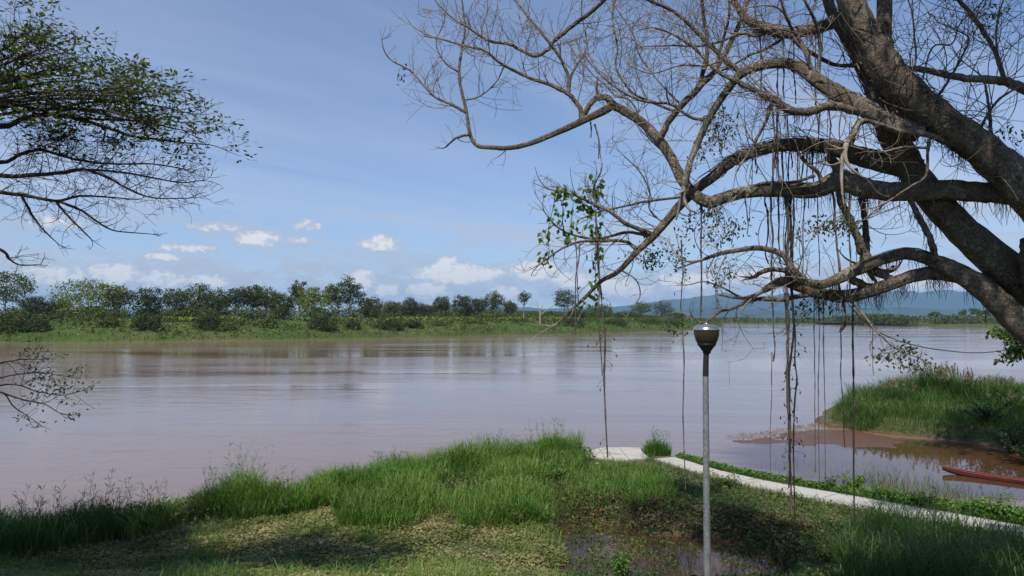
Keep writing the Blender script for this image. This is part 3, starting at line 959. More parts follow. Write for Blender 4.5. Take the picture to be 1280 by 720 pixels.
for (px_, top_, hw_, lab) in ((1213, 385, 14, 'umbrella shaped tree standing above the promontory woods'), (1233, 388, 12, 'rounded tree beside the umbrella shaped tree on the promontory'),
                              (1168, 390, 8, 'small dome shaped tree near the left end of the promontory')):
    y = 860.0; x = (px_ - 640) / F * y
    root = empty('promontory_tree', (x, y, 2.4)); tag(root, lab, 'tree', 'trees on the promontory')
    H = CAM_Z + (399 - top_) / F * y - 2.4; R = hw_ / F * y
    b = np.array([x, y, 2.4])
    cm = MB(); n = 26
    u = rand_unit(n); u[:, 2] = np.abs(u[:, 2])
    clump_cards(cm, b + u * np.array([R * .85, R * .6, H * .32]) + np.array([0, 0, H * .6]), 2.8, 40, 1.6, .6); cm.build('crown', M['far_mid'], root, False)
    tmm = MB(); tmm.tube([b, b + [0, 0, H * .8]], [.6, .3], 6); tmm.build('trunk', M['rainbark'], root)

# ------------------------------------------------------------------ near bank vegetation
def blades(mb, base, h, w, bend=0.35, spread=0.25):
    n = len(base)
    a = rng.random(n) * 6.283
    out = np.c_[np.cos(a), np.sin(a), np.zeros(n)]
    side = np.c_[-np.sin(a), np.cos(a), np.zeros(n)]
    b = rng.random(n) * 6.283                                  # blade face turned at random
    side = side * np.cos(b)[:, None] + out * np.sin(b)[:, None] * .6
    h = np.asarray(h).reshape(-1, 1) * np.ones((n, 1)); w = np.asarray(w).reshape(-1, 1) * np.ones((n, 1))
    ln = (rng.random((n, 1)) * spread + 0.03)
    bd = bend * (0.3 + rng.random((n, 1)))
    Z = np.array([0, 0, 1.0])
    p1 = base + Z * h * .45 + out * h * ln * .5
    p2 = base + Z * h * .80 + out * h * (ln + bd * .35)
    p3 = base + Z * h * (1.0 - .28 * bd) + out * h * (ln * 1.3 + bd * .95)
    V = np.stack([base - side * w * .4, base + side * w * .4, p1 - side * w * .5, p1 + side * w * .5, p2 - side * w * .35, p2 + side * w * .35, p3], 1)
    i = np.arange(n)[:, None] * 7
    n0 = mb.n
    mb.add(V.reshape(-1, 3), np.concatenate([i + np.array([[0, 1, 3, 2]]), i + np.array([[2, 3, 5, 4]])]))
    mb.f.append(n0 + i + np.array([[4, 5, 6]]))

def scatter(poly, n, zmin=None, zmax=None, mask=None):
    p = np.asarray(poly, float)
    lo, hi = p.min(0), p.max(0)
    out = []
    got = 0
    while got < n:
        q = rng.uniform(lo, hi, (n * 2, 2))
        q = q[sd_poly(q[:, 0], q[:, 1], p) > 0]
        if mask is not None: q = q[mask(q)]
        out.append(q); got += max(len(q), 1 + n // 50)
    q = np.concatenate(out)[:n]
    z = near_h(q[:, 0], q[:, 1])
    k = np.ones(len(q), bool)
    if zmin is not None: k &= z > zmin
    if zmax is not None: k &= z < zmax
    return np.c_[q, z][k]
pxpoly = lambda pts, z=0.4: [tuple(G(a, b, z)) for a, b in pts]

gpoly = pxpoly([(-120, 712), (0, 702), (110, 690), (210, 672), (300, 656), (360, 648), (410, 640), (425, 664), (500, 670), (570, 674), (640, 664), (694, 654), (702, 635), (716, 600), (740, 580), (722, 563),
                (680, 567), (620, 578), (550, 586), (450, 599), (360, 615), (300, 629), (230, 639), (120, 653), (0, 666), (-120, 690)])
cl = lambda q: vnoise(q[:, 0] + 31, q[:, 1] + 7, 2.6, 3)
m = MB()
p = scatter(gpoly, 27000, -0.25, None, lambda q: (cl(q) > 0.42) & (rng.random(len(q)) < cl(q) ** 1.3 + .1))
hh = (0.25 + 1.3 * cl(p)) * (0.35 + .9 * rng.random(len(p))) * (.7 + .7 * vnoise(p[:, 0] + 3, p[:, 1] + 8, 5.5, 2))
p[:, 2] -= .05
blades(m, p, hh, .018 + .022 * rng.random(len(p)), .45, .26)
o = m.build('tall_grass', M['grass'], None, False)
dm = MB(); q = p[rng.random(len(p)) < .07]
blades(dm, q, .5 + .8 * rng.random(len(q)), .014, .5, .4)
q = scatter(gpoly, 3500, 0.0); blades(dm, q, .15 + .35 * rng.random(len(q)), .016, .6, .8)
od = dm.build('dry_stalks', M['drygrass'], None, False); tag(od, 'straw coloured dead stalks mixed through the tall grass', 'straw', kind='stuff')
tag(o, 'bright green tall grass covering the edge of the near bank', 'grass', kind='stuff')

def tussock(px, py, h, r, n, label, mat='grass', plume=0, group='grass tussocks on the near bank', z=0.35, name='grass_tussock'):
    x, y = G(px, py, z)
    zz = float(near_h(np.array([x]), np.array([y]))[0])
    root = empty(name, (x, y, zz)); tag(root, label, 'grass', group)
    a = rng.random(n) * 6.283; rr = r * np.sqrt(rng.random(n))
    b = np.c_[x + rr * np.cos(a), y + rr * np.sin(a), np.zeros(n)]
    b[:, 2] = near_h(b[:, 0], b[:, 1]) - .05
    m = MB()
    fall = 1 - .45 * (rr / r) ** 2
    blades(m, b, h * fall * ((.62 if plume else .5) + .5 * rng.random(n)), (.018 + .016 * rng.random(n)) * (1.6 if plume else 1), .28 if plume else .38, .2)
    m.build('blades', M[mat], root, False)
    k = max(5, n // 60)
    sm = MB(); pm = MB()
    for i in range(k):                                          # flowering stalks above the leaves
        q = b[rng.integers(0, n)]
        L = h * (.80 + .28 * rng.random()) if plume else h * (.9 + .35 * rng.random()); d = rng.normal(size=2) * .13
        pts = spline([q, q + [d[0] * L * .4, d[1] * L * .4, L * .55], q + [d[0] * L, d[1] * L, L]], 3)
        sm.tube(pts, np.linspace(.007, .003, len(pts)), 3)
        if plume:
            nn = int(8 + plume * 26)
            c = pts[-1] + (pts[-3] - pts[-1]) * rng.random((nn, 1)) * .8
            pm.cards(c, unit(rng.normal(size=(nn, 3)) * .4 + [d[0] * 2, d[1] * 2, .9]), rand_unit(nn), .14 + .16 * rng.random(nn), .05)
        else:
            nn = 9
            ii = rng.integers(2, len(pts), nn)
            pm.cards(pts[ii], unit(rng.normal(size=(nn, 3)) * [.6, .6, .2] + [0, 0, .75]), rand_unit(nn), .20 + .22 * rng.random(nn), .022, .15)
    sm.build('stalk', M[mat], root); pm.build('plume' if plume else 'stalk_leaves', M['seed' if plume else mat], root, False)

for a in [(302, 640, 1.95, 1.15, 1500, 'tall dark green grass tussock jutting into the river, left of centre', 'grass'),
          (262, 648, 1.45, .9, 800, 'lower grass tussock at the left foot of the tall jutting one', 'darkgrass'),
          (345, 640, 1.35, .9, 800, 'grass tussock at the right foot of the tall jutting one', 'grass'),
          (108, 676, 1.55, 1.4, 1700, 'wide shaded grass tussock near the left edge', 'darkgrass'),
          (180, 664, 1.25, 1.0, 800, 'loose grass tussock between the wide shaded one and the tall jutting one', 'darkgrass'),
          (28, 692, 1.5, 1.3, 1300, 'shaded grass tussock in the lower left corner', 'darkgrass'),
          (690, 577, 1.75, 1.2, 1500, 'full grass tussock left of the concrete landing', 'grass'),
          (655, 583, 1.25, 1.0, 800, 'smaller tussock left of the full one by the landing', 'grass'),
          (618, 588, 1.45, .9, 800, 'grass tussock with brownish tips, third from the landing', 'grass'),
          (572, 594, 1.15, .9, 700, 'low grass tussock at the middle of the near shore', 'grass'),
          (490, 606, 1.2, 1.1, 900, 'pale grass tussock at the water edge below the open river', 'grass'),
          (822, 573, 1.2, .75, 900, 'short bright tussock between the landing and the footpath', 'grass')]:
    tussock(*a)

m = MB()
p = scatter(gpoly, 420, 0.05, None, lambda q: vnoise(q[:, 0] + 200, q[:, 1] + 44, 3.0, 2) > .5)
clump_cards(m, p + np.c_[np.zeros((len(p), 2)), .15 + .35 * rng.random(len(p))], .18 + .22 * rng.random(len(p)), 26, .14, .9)
o = m.build('bank_weeds', M['weed'], None, False); tag(o, 'broad leaved weeds mixed through the tall grass of the near bank', 'weeds', kind='stuff')
# low ground cover in front, weeds on the slopes
cpoly = pxpoly([(-150, 780), (-150, 705), (0, 695), (110, 683), (210, 668), (360, 644), (410, 636), (700, 640), (720, 620), (740, 640), (700, 700), (760, 780)], .5)
m = MB()
p = scatter(cpoly, 50000, 0.02, None, lambda q: vnoise(q[:, 0] + 60, q[:, 1] + 33, 1.5, 3) + .25 * rng.random(len(q)) > .50)
n = len(p)
p[:, 2] += rng.random(n) * (.04 + .42 * np.clip(vnoise(p[:, 0] + 5, p[:, 1], 1.1, 3) - .3, 0, 1))
m.cards(p, unit(np.c_[rng.normal(size=(n, 2)), .35 * rng.random(n)]), unit(np.c_[rng.normal(size=(n, 2)) * .5, np.ones(n)]), .07 + .07 * rng.random(n), .055 + .035 * rng.random(n))
o = m.build('ground_cover', M['cover'], None, False); tag(o, 'pale small leaved ground cover carpeting the lower middle of the bank', 'weeds', kind='stuff')
m = MB()
p = scatter(cpoly, 7500, 0.02, None, lambda q: vnoise(q[:, 0] + 50, q[:, 1] + 80, 1.8, 2) > .54)
blades(m, p, .14 + .42 * rng.random(len(p)) ** 2, .018, .5, .5)
p = scatter(pxpoly([(690, 640), (720, 585), (760, 578), (830, 590), (850, 620), (800, 640), (760, 630)], .5), 6500, 0.02)
blades(m, p, (.18 + .40 * rng.random(len(p))) * np.clip(1.6 - .1 * (p[:, 1] - 26), .35, 1.6), .018, .4, .3)
o = m.build('short_grass', M['grass'], None, False); tag(o, 'short grass tufts in front of the landing and through the ground cover', 'grass', kind='stuff')

wpoly = pxpoly([(690, 612), (740, 588), (790, 582), (850, 594), (895, 602), (960, 617), (1064, 637), (1168, 656), (1300, 680), (1420, 705), (1420, 800), (960, 800), (700, 800), (720, 650)], .5)
edge = lambda q: (np.abs(path_dist(q[:, 0], q[:, 1]) - .95) < .32)
offpath = lambda q: (path_dist(q[:, 0], q[:, 1]) > 1.05) & (sd_poly(q[:, 0], q[:, 1], PLAT) < -.1)
m = MB()
p = scatter(wpoly, 3900, 0.0, None, offpath)
clump_cards(m, p + np.array([0, 0, .10]), .10 + .32 * vnoise(p[:, 0] + 9, p[:, 1] + 3, 2.2, 3) ** 1.5, 9, .11, .8)
o = m.build('slope_weeds', M['weed'], None, False); tag(o, 'dark mixed weeds on the slope between the footpath and the pool', 'weeds', kind='stuff')
m = MB()
p = scatter(wpoly, 9000, 0.0, None, offpath)
blades(m, p, .12 + .25 * rng.random(len(p)), .015, .4, .5)
p = scatter(pxpoly([(1040, 690), (1090, 652), (1170, 662), (1300, 685), (1420, 710), (1420, 800), (1060, 800)], .6), 5500, 0, None, offpath)
blades(m, p, .5 + .9 * rng.random(len(p)), .026, .5, .3)
p = scatter([tuple(G(*q, .7)) for q in [(800, 566), (900, 580), (1100, 615), (1420, 675), (1420, 710), (1100, 650), (900, 605), (810, 580)]], 3800, 0.0, None, edge)
p[:, 2] = np.maximum(p[:, 2], .58); blades(m, p, .10 + .26 * rng.random(len(p)), .018, .6, .8)
o = m.build('slope_grass', M['darkgrass'], None, False); tag(o, 'dark rank grass on the slope below the footpath in the lower right', 'grass', kind='stuff')
m = MB()
vpoly = pxpoly([(845, 570), (880, 578), (930, 592), (1000, 606), (1060, 617), (1130, 628), (1200, 640), (1290, 654), (1400, 678), (1420, 690), (1280, 662), (1127, 633), (1035, 616), (960, 603), (877, 583)], .4)
p = scatter(vpoly, 1500, -0.25, None, offpath)
rs = np.clip((p[:, 0] - 12) / 7, 0.25, 1.0)
clump_cards(m, p + np.c_[np.zeros((len(p), 2)), .12 + .25 * rs * rng.random(len(p))], .16 + .30 * rs * rng.random(len(p)), 20, .13, .9)
o = m.build('waterside_weeds', M['weedbright'], None, False); tag(o, 'bright leafy weeds along the water side of the footpath', 'weeds', kind='stuff')
m = MB()
p = scatter(pxpoly([(1040, 600), (1090, 592), (1180, 604), (1290, 630), (1400, 660), (1400, 680), (1280, 655), (1130, 630), (1050, 612)], .1), 1500, -0.7)
p[:, 2] -= .02
blades(m, p, .6 + .9 * rng.random(len(p)), .022, .4, .3)
o = m.build('inlet_reeds', M['weed'], None, False); tag(o, 'thin green reeds standing in the inlet beside the canoe', 'reeds', kind='stuff')

# the pool: dead stems and drowned weeds
m = MB()
p = scatter(pxpoly([(690, 660), (760, 650), (860, 668), (960, 690), (1000, 760), (700, 770)], .0), 330, None, 0.15, lambda q: vnoise(q[:, 0] + 17, q[:, 1] + 62, 1.7, 2) > .5)
for q in p:
    L = .5 + 1.0 * rng.random(); d = rng.normal(size=2) * .25
    q = q * [1, 1, 0] + [0, 0, max(q[2], -.3)]
    pts = spline([q, q + [d[0] * L * .3, d[1] * L * .3, L * .6], q + [d[0] * L, d[1] * L, L]], 2)
    m.tube(pts, np.linspace(.010, .004, len(pts)), 3)
    for _ in range(2):
        i = rng.integers(1, len(pts) - 1); e = rng.normal(size=3) * [.25, .25, .15] + [0, 0, .2]
        m.tube([pts[i], pts[i] + e * .6, pts[i] + e], [.005, .004, .003], 3)
o = m.build('dead_stems', M['deadstem'], None); tag(o, 'dark dead stems standing in the muddy pool', 'stems', kind='stuff')
m = MB()
p = scatter(pxpoly([(690, 640), (780, 636), (900, 664), (1000, 690), (1000, 770), (690, 770)], 0), 800, None, 0.25, lambda q: vnoise(q[:, 0] + 77, q[:, 1] + 12, 1.7, 2) > .53)
p[:, 2] = np.maximum(p[:, 2], -0.02)
clump_cards(m, p + np.array([0, 0, .12]), .25, 8, .10, .9)
o = m.build('pool_weeds', M['weed'], None, False); tag(o, 'scattered weeds growing out of the muddy pool', 'weeds', kind='stuff')

m = MB()
p = scatter(pxpoly([(680, 630), (740, 618), (830, 640), (930, 655), (1010, 670), (1010, 700), (900, 690), (780, 672), (720, 660), (690, 680)], .2), 900, 0.0, .55)
clump_cards(m, p + np.array([0, 0, .15]), .15 + .25 * rng.random(len(p)), 14, .12, .9)
o = m.build('withered_weeds', M['brownweed'], None, False); tag(o, 'withered brown weeds round the edge of the muddy pool', 'weeds', kind='stuff')
# grass on the spit across the inlet
spoly = [tuple(G(1038, 531))] + SPIT[1:8] + [(33, 36), (38, 36), (44, 50), (48, 66), (38, 67), (30, 60)]
m = MB()
p = scatter(spoly, 36000, -0.05)
dy = np.clip((p[:, 1] - 45) / 14, 0, 1)
blades(m, p - [0, 0, .05], (0.75 + 1.5 * dy * cl(p) * 1.4) * (.55 + .55 * rng.random(len(p))), .020 + .014 * rng.random(len(p)), .4, .3)
o = m.build('spit_grass', M['midgrass'], None, False); tag(o, 'green grass covering the spit across the inlet', 'grass', kind='stuff')
SP = 'plumed grass clumps on the spit'
for a in [(1165, 508, 3.4, 1.7, 1300, 'tall grass clump with tan plumes at the highest point of the spit', 1.), (1200, 511, 3.0, 1.7, 1200, 'plumed grass clump right of the highest one on the spit', 1.),
          (1118, 513, 2.2, 1.6, 900, 'lower plumed clump left of the highest one on the spit', 1.), (1236, 516, 2.6, 1.8, 1000, 'dark plumed clump where the spit falls into shade', 1.),
          (1080, 524, 1.3, 1.4, 600, 'short clump near the left tip of the spit', .3), (1268, 525, 1.7, 1.6, 700, 'shaded clump at the right edge of the spit', .6)]:
    tussock(a[0], a[1], a[2], a[3], a[4], a[5], 'darkgrass', a[6], SP, 0.7, 'plumed_grass')
m = MB()
p = scatter(spoly, 9000, 0.0, 0.42)
m.cards(p + [0, 0, .03], unit(np.c_[rng.normal(size=(len(p), 2)), .5 * rng.random(len(p))]), rand_unit(len(p)), .25 + .35 * rng.random(len(p)), .035)
p = scatter([tuple(G(*q)) for q in [(905, 545), (960, 538), (1040, 526), (1060, 532), (980, 545), (920, 552)]], 700, -.6)
p[:, 2] = np.maximum(p[:, 2], .0)
m.cards(p, unit(np.c_[rng.normal(size=(len(p), 2)), .9 * rng.random(len(p))]), rand_unit(len(p)), .12 + .25 * rng.random(len(p)), .03)
p = scatter([tuple(G(*q)) for q in [(945, 590), (960, 560), (1010, 565), (1130, 568), (1210, 585), (1150, 600), (1030, 596)]], 170, -1.7)
p[:, 2] = 0.0
m.cards(p, unit(np.c_[rng.normal(size=(len(p), 2)) * .5, .4 + rng.random(len(p))]), rand_unit(len(p)), .2 + .35 * rng.random(len(p)), .016)
o = m.build('dry_straw', M['drygrass'], None, False); tag(o, 'dry straw and flood debris along the waterline of the spit', 'straw', kind='stuff')

# leafy plants that stand out
def leafy(px, py, h, r, label, mat, leaf=.14, z=.6, n=14, per=22, name='leafy_plant'):
    x, y = G(px, py, z); zz = float(near_h(np.array([x]), np.array([y]))[0])
    root = empty(name, (x, y, zz)); tag(root, label, 'plant', 'leafy plants on the near bank')
    b = np.array([x, y, max(zz, -.1) - .05]); sm = MB(); lm = MB()
    for k in range(n):
        u = rand_unit(1)[0]; tip = b + np.array([u[0] * r, u[1] * r, h * (.45 + .55 * rng.random())])
        pts = spline([b + rng.normal(size=3) * [.05, .05, 0], b + (tip - b) * [.35, .35, .6], tip], 4)
        sm.tube(pts, np.linspace(.014, .004, len(pts)), 4)
        i = rng.integers(3, len(pts), per)
        c = pts[i] + rng.normal(size=(per, 3)) * .05
        ax = unit(np.c_[rng.normal(size=(per, 2)), -.1 + .4 * rng.normal(size=per)])
        lm.cards(c, ax, unit(np.c_[rng.normal(size=(per, 2)) * .4, np.ones(per)]), leaf * (.7 + .6 * rng.random(per)), leaf * .6, .15)
    sm.build('stem', M['weed'], root); lm.build('foliage', M[mat], root, False)
leafy(1064, 612, 1.25, .55, 'bright broad leaved shrub standing beside the footpath over the inlet', 'weedbright', .18, .5)
leafy(1036, 612, .8, .45, 'smaller grey green weed left of the broad leaved shrub', 'weed', .12, .5)
leafy(1160, 640, .9, .6, 'leafy weed in front of the canoe tip', 'weed', .12, .4)
leafy(1235, 650, .95, .8, 'bushy weed between the canoe and the footpath at the right edge', 'weedbright', .13, .5, 18)
leafy(1110, 628, .7, .5, 'low leafy weed right of the broad leaved shrub', 'weedbright', .12, .5)
leafy(776, 716, 1.1, .30, 'pale yellow green climbing plant heaped at the bottom middle', 'weedbright', .10, .2, 22, 26)
leafy(905, 612, .75, .8, 'dark leafy shrub touching the footpath behind the lamp post', 'weed', .12, .5, 18)
leafy(845, 612, .7, .9, 'dark bramble heap below the start of the footpath', 'weed', .11, .5, 20)
leafy(1030, 705, .8, .7, 'dark leafy weed at the bottom below the hanging roots', 'weed', .12, .4, 18)

for (px_, py_, h, r, lab) in ((1262, 550, 2.0, 1.7, 'shade coloured thicket at the right edge of the spit above the canoe'), (1236, 536, 1.9, 1.6, 'shade coloured thicket behind the one at the right edge of the spit'), (1290, 564, 1.7, 1.5, 'low shade coloured thicket nearest the canoe on the spit'), (1275, 520, 2.2, 1.6, 'tall shade coloured thicket at the back of the spit by the right edge')):
    leafy(px_, py_, h, r, lab, 'shadethicket', .16, .8, 34, 34, 'thicket')  # added thickets, their dark leaves stand in for shade on the spit
# pale stones by the landing and one scrap of litter
def rock(px, py, s, label, mat, name='stone', z=.62, cat='stone', group=None):
    x, y = G(px, py, z); zz = float(near_h(np.array([x]), np.array([y]))[0])
    u = np.linspace(0, 2 * np.pi, 8, endpoint=False)
    V = [[0, 0, .5 * s]]
    for zt, rr in ((.42, .5), (.1, .95), (-.25, .8)):
        for a in u: V.append([math.cos(a) * rr * s * random.uniform(.8, 1.2) * 1.25, math.sin(a) * rr * s * random.uniform(.8, 1.2), zt * s])
    Fq = []; Ft = [[0, 1 + (i + 1) % 8, 1 + i][::-1] for i in range(8)]
    for k in range(2):
        for i in range(8): Fq.append([1 + k * 8 + i, 1 + k * 8 + (i + 1) % 8, 9 + k * 8 + (i + 1) % 8, 9 + k * 8 + i][::-1])
    m = MB(); m.add(V, Fq); m.f.append(np.array(Ft))
    o = m.build(name, mat, None, False); o.location = (x, y, zz + .05); tag(o, label, cat, group)
M['rock'] = plain_mat('pale_stone', (0.42, 0.36, 0.27), .9, 0, .3, 12, .5)
M['litter'] = plain_mat('white_plastic', (0.75, 0.75, 0.76), .5, 0, .1, 20, .2)
rock(712, 577, .28, 'pale stone nearest the left corner of the landing', M['rock'])
rock(719, 579, .20, 'small pale stone right of the larger one by the landing', M['rock'])
rock(746, 579, .10, 'tiny pale stone in front of the landing', M['rock'])
rock(1080, 709, .07, 'small white scrap of litter in the dark grass at the bottom right', M['litter'], 'litter', .5, 'litter')

# ------------------------------------------------------------------ canoe
def canoe():
    tip = np.append(G(1178, 585, 0.25), 0); far = np.append(G(1280, 602, 0.1), 0)
    d = unit(far - tip); L = 6.2
    side = np.array([-d[1], d[0], 0])
    root = empty('canoe', tuple(tip + d * L / 2)); tag(root, 'narrow red brown wooden canoe moored in the inlet', 'canoe')
    N = 26; t = np.linspace(0, 1, N)
    wid = .29 * np.clip(np.sin(np.pi * np.clip(t * .96 + .02, 0, 1)) ** .55, .05, 1)
    gun = .19 + .17 * (2 * np.abs(t - .5)) ** 3.0
    keel = -.10 + .24 * (2 * np.abs(t - .5)) ** 4
    def sect(k, inset):
        c = tip + d * L * t[k]; w = max(wid[k] - inset, .012); kz = keel[k] + inset
        prof = [(-1, gun[k]), (-.93, gun[k] * .55 + kz * .45), (-.7, kz + .03), (0, kz), (.7, kz + .03), (.93, gun[k] * .55 + kz * .45), (1, gun[k])]
        return [c + side * a * w + np.array([0, 0, z]) for a, z in prof]
    m = MB()
    for inset in (0, .035):
        V = np.array([sect(k, inset) for k in range(N)])
        i = (np.arange(N - 1)[:, None] * 7 + np.arange(6)[None]).reshape(-1)
        q = np.stack([i, i + 1, i + 8, i + 7], -1)
        m.add(V, q if inset else q[:, ::-1])
    m.build('hull', M['canoe'], root)
    for s in (0, 6):
        g = MB(); pts = np.array([sect(k, .017)[s] for k in range(N)]); g.tube(pts, np.full(N, .026), 6); g.build('gunwale', M['canoerim'], root)
    for tt in (.25, .5, .72):
        k = int(tt * N); c = tip + d * L * t[k]; w = wid[k] - .02
        V = [c + side * a * w + d * b * .11 + np.array([0, 0, z]) for z in (gun[k] - .09, gun[k] - .06) for a, b in ((-1, -1), (1, -1), (1, 1), (-1, 1))]
        b = MB(); b.add(V, [[3, 2, 1, 0], [4, 5, 6, 7], [0, 1, 5, 4], [1, 2, 6, 5], [2, 3, 7, 6], [3, 0, 4, 7]]); b.build('thwart', M['canoerim'], root, False)
M['canoe'] = plain_mat('faded_red_paint', (0.125, 0.030, 0.024), .75, 0, .5, 4, .3)
M['canoerim'] = plain_mat('red_brown_wood', (0.16, 0.044, 0.034), .75, 0, .45, 6, .3)
canoe()

# ------------------------------------------------------------------ lamp post
def lathe(prof, c, sides=28):
    prof = np.array(prof, float); n = len(prof)
    th = np.linspace(0, 2 * np.pi, sides, endpoint=False)
    V = np.stack([c[0] + prof[:, None, 0] * np.cos(th), c[1] + prof[:, None, 0] * np.sin(th), c[2] + np.broadcast_to(prof[:, None, 1], (n, sides))], -1)
    m = MB()
    i = np.arange(n - 1)[:, None] * sides; j = np.arange(sides)[None]; j2 = (j + 1) % sides
    m.add(V, np.stack([i + j, i + j2, i + sides + j2, i + sides + j], -1).reshape(-1, 4))
    return m

def galvanised():
    mt, t, out = material('galvanised_steel')
    tc = t.new('ShaderNodeTexCoord')
    vo = t.new('ShaderNodeTexVoronoi'); vo.inputs['Scale'].default_value = 38
    t.l.new(tc.outputs['Object'], vo.inputs['Vector'])
    n = t.noise(tc.outputs['Object'], 5, 5, .6, .3)
    f = t.m('ADD', t.m('MULTIPLY', vo.outputs['Color'], .45), t.m('MULTIPLY', n, .55))
    c = t.ramp(f, [(.2, (.18, .185, .19)), (.5, (.30, .31, .32)), (.8, (.44, .45, .46))])
    bs = t.new('ShaderNodeBsdfPrincipled'); t.l.new(c, bs.inputs['Base Color'])
    bs.inputs['Metallic'].default_value = .55; bs.inputs['Roughness'].default_value = .48
    t.l.new(bs.outputs[0], out.inputs[0])
    return mt
def smoked():
    mt, t, out = material('smoked_lamp_bowl')
    bs = t.new('ShaderNodeBsdfPrincipled')
    tc = t.new('ShaderNodeTexCoord'); n = t.noise(tc.outputs['Object'], 9, 4, .6, .4)
    t.l.new(t.mix(n, (.050, .036, .018, 1), (.095, .072, .038, 1)), bs.inputs['Base Color'])
    bs.inputs['Roughness'].default_value = .22; bs.inputs['Transmission Weight'].default_value = .45; bs.inputs['IOR'].default_value = 1.45
    t.l.new(bs.outputs[0], out.inputs[0])
    return mt
M['galv'] = galvanised(); M['smoked'] = smoked()
M['darkmetal'] = plain_mat('dark_bracket', (.035, .030, .026), .5, .3, .4, 9)
M['chrome'] = plain_mat('polished_cap', (.55, .56, .58), .22, .85, .15, 6)
M['bulb'] = plain_mat('frosted_tube', (.55, .56, .50), .4, 0, .1, 6)
def lamp_post():
    d = 10.0
    top = P(883, 404, d); px = d / F
    x, y = top[0], top[1]
    gz = float(near_h(np.array([x]), np.array([y]))[0])
    root = empty('lamp_post', (x, y, gz)); tag(root, 'galvanised lamp post with a round smoked bowl lamp standing before the river', 'lamp post')
    z = lambda yy: CAM_Z + (399 - yy) * px * 1.0
    zt = z(405)
    c = (x, y, 0)
    # pole leans a touch, as in the photograph
    b = MB(); b.tube([(x - .035, y, gz - .3), (x - .03, y, (gz + zt) / 2), (x - .022, y, z(470))], [.053, .048, .043], 16); b.build('pole', M['galv'], root)
    b = MB(); b.tube([(x - .022, y, z(470)), (x - .015, y, z(452)), (x - .008, y, z(440))], [.043, .041, .040], 14); b.build('neck', M['darkmetal'], root)
    lathe([(.001, z(442)), (.052, z(442)), (.060, z(439)), (.098, z(434.5)), (.134, z(430.6)), (.137, z(429.4)), (.128, z(429.0))], c).build('collar', M['darkmetal'], root)
    lathe([(.120, z(430.4)), (.138, z(428.6)), (.160, z(424.5)), (.176, z(420)), (.183, z(416)), (.181, z(412.6))], c).build('bowl', M['smoked'], root)
    lathe([(.176, z(413.2)), (.188, z(412.8)), (.191, z(411.8)), (.187, z(410.8)), (.176, z(410.6))], c).build('rim', M['chrome'], root)
    lathe([(.184, z(411)), (.172, z(408.9)), (.146, z(407.3)), (.105, z(406.2)), (.055, z(405.7)), (.001, z(405.5))], c).build('cap', M['chrome'], root)
    lathe([(.026, z(405.7)), (.028, z(404.6)), (.018, z(403.6)), (.001, z(403.3))], c, 12).build('finial', M['chrome'], root)
    b = MB(); b.tube([(x - .11, y - .02, z(426)), (x + .11, y - .02, z(426))], [.026, .026], 10); b.build('lamp_tube', M['bulb'], root)
    lathe([(.13, gz), (.13, gz + .03), (.075, gz + .05), (.07, gz + .16)], (x - .035, y, 0)).build('base_plate', M['galv'], root)
    for k in range(4):
        a = math.pi / 4 + k * math.pi / 2
        b = MB(); b.tube([(x - .035 + .105 * math.cos(a), y + .105 * math.sin(a), gz), (x - .035 + .105 * math.cos(a), y + .105 * math.sin(a), gz + .07)], [.012, .012], 6); b.build('bolt', M['darkmetal'], root)
lamp_post()

# ------------------------------------------------------------------ the big bare fig tree on the right
def grow(mb, p, d, L, r, lvl, curl=.35, up=.06, tips=None, kids=3.0, thin=.0035):
    n = 6 + int(L * 5)
    st = L / n
    pts = [np.array(p, float)]; d = unit(d)
    turn = rand_unit(1)[0] * curl
    dirs = []
    for i in range(n):
        turn = turn * .92 + rng.normal(size=3) * curl * .28
        d = unit(d + turn * .50 + np.array([0, 0, up]))
        dirs.append(d)
        pts.append(pts[-1] + d * st)
    pts = np.array(pts)
    rad = np.linspace(r, max(r * .3, thin), n + 1)
    mb.tube(pts, rad, 3 if r < .012 else 5)
    if tips is not None: tips.append((pts[-1], d)); tips.append((pts[n // 2 + 1], d))
    if lvl > 0:
        k = max(1, int(L * kids * (.7 + .6 * random.random())))
        for _ in range(k):
            i = random.randint(max(1, n // 5), n - 1)
            q = unit(np.cross(dirs[i], rand_unit(1)[0]))
            dd = dirs[i] * random.uniform(.3, .9) + q * random.uniform(.5, 1.0)
            grow(mb, pts[i], dd, L * random.uniform(.3, .7), max(rad[i] * .6, thin * 1.2), lvl - 1, curl, up, tips, kids * 1.25, thin)

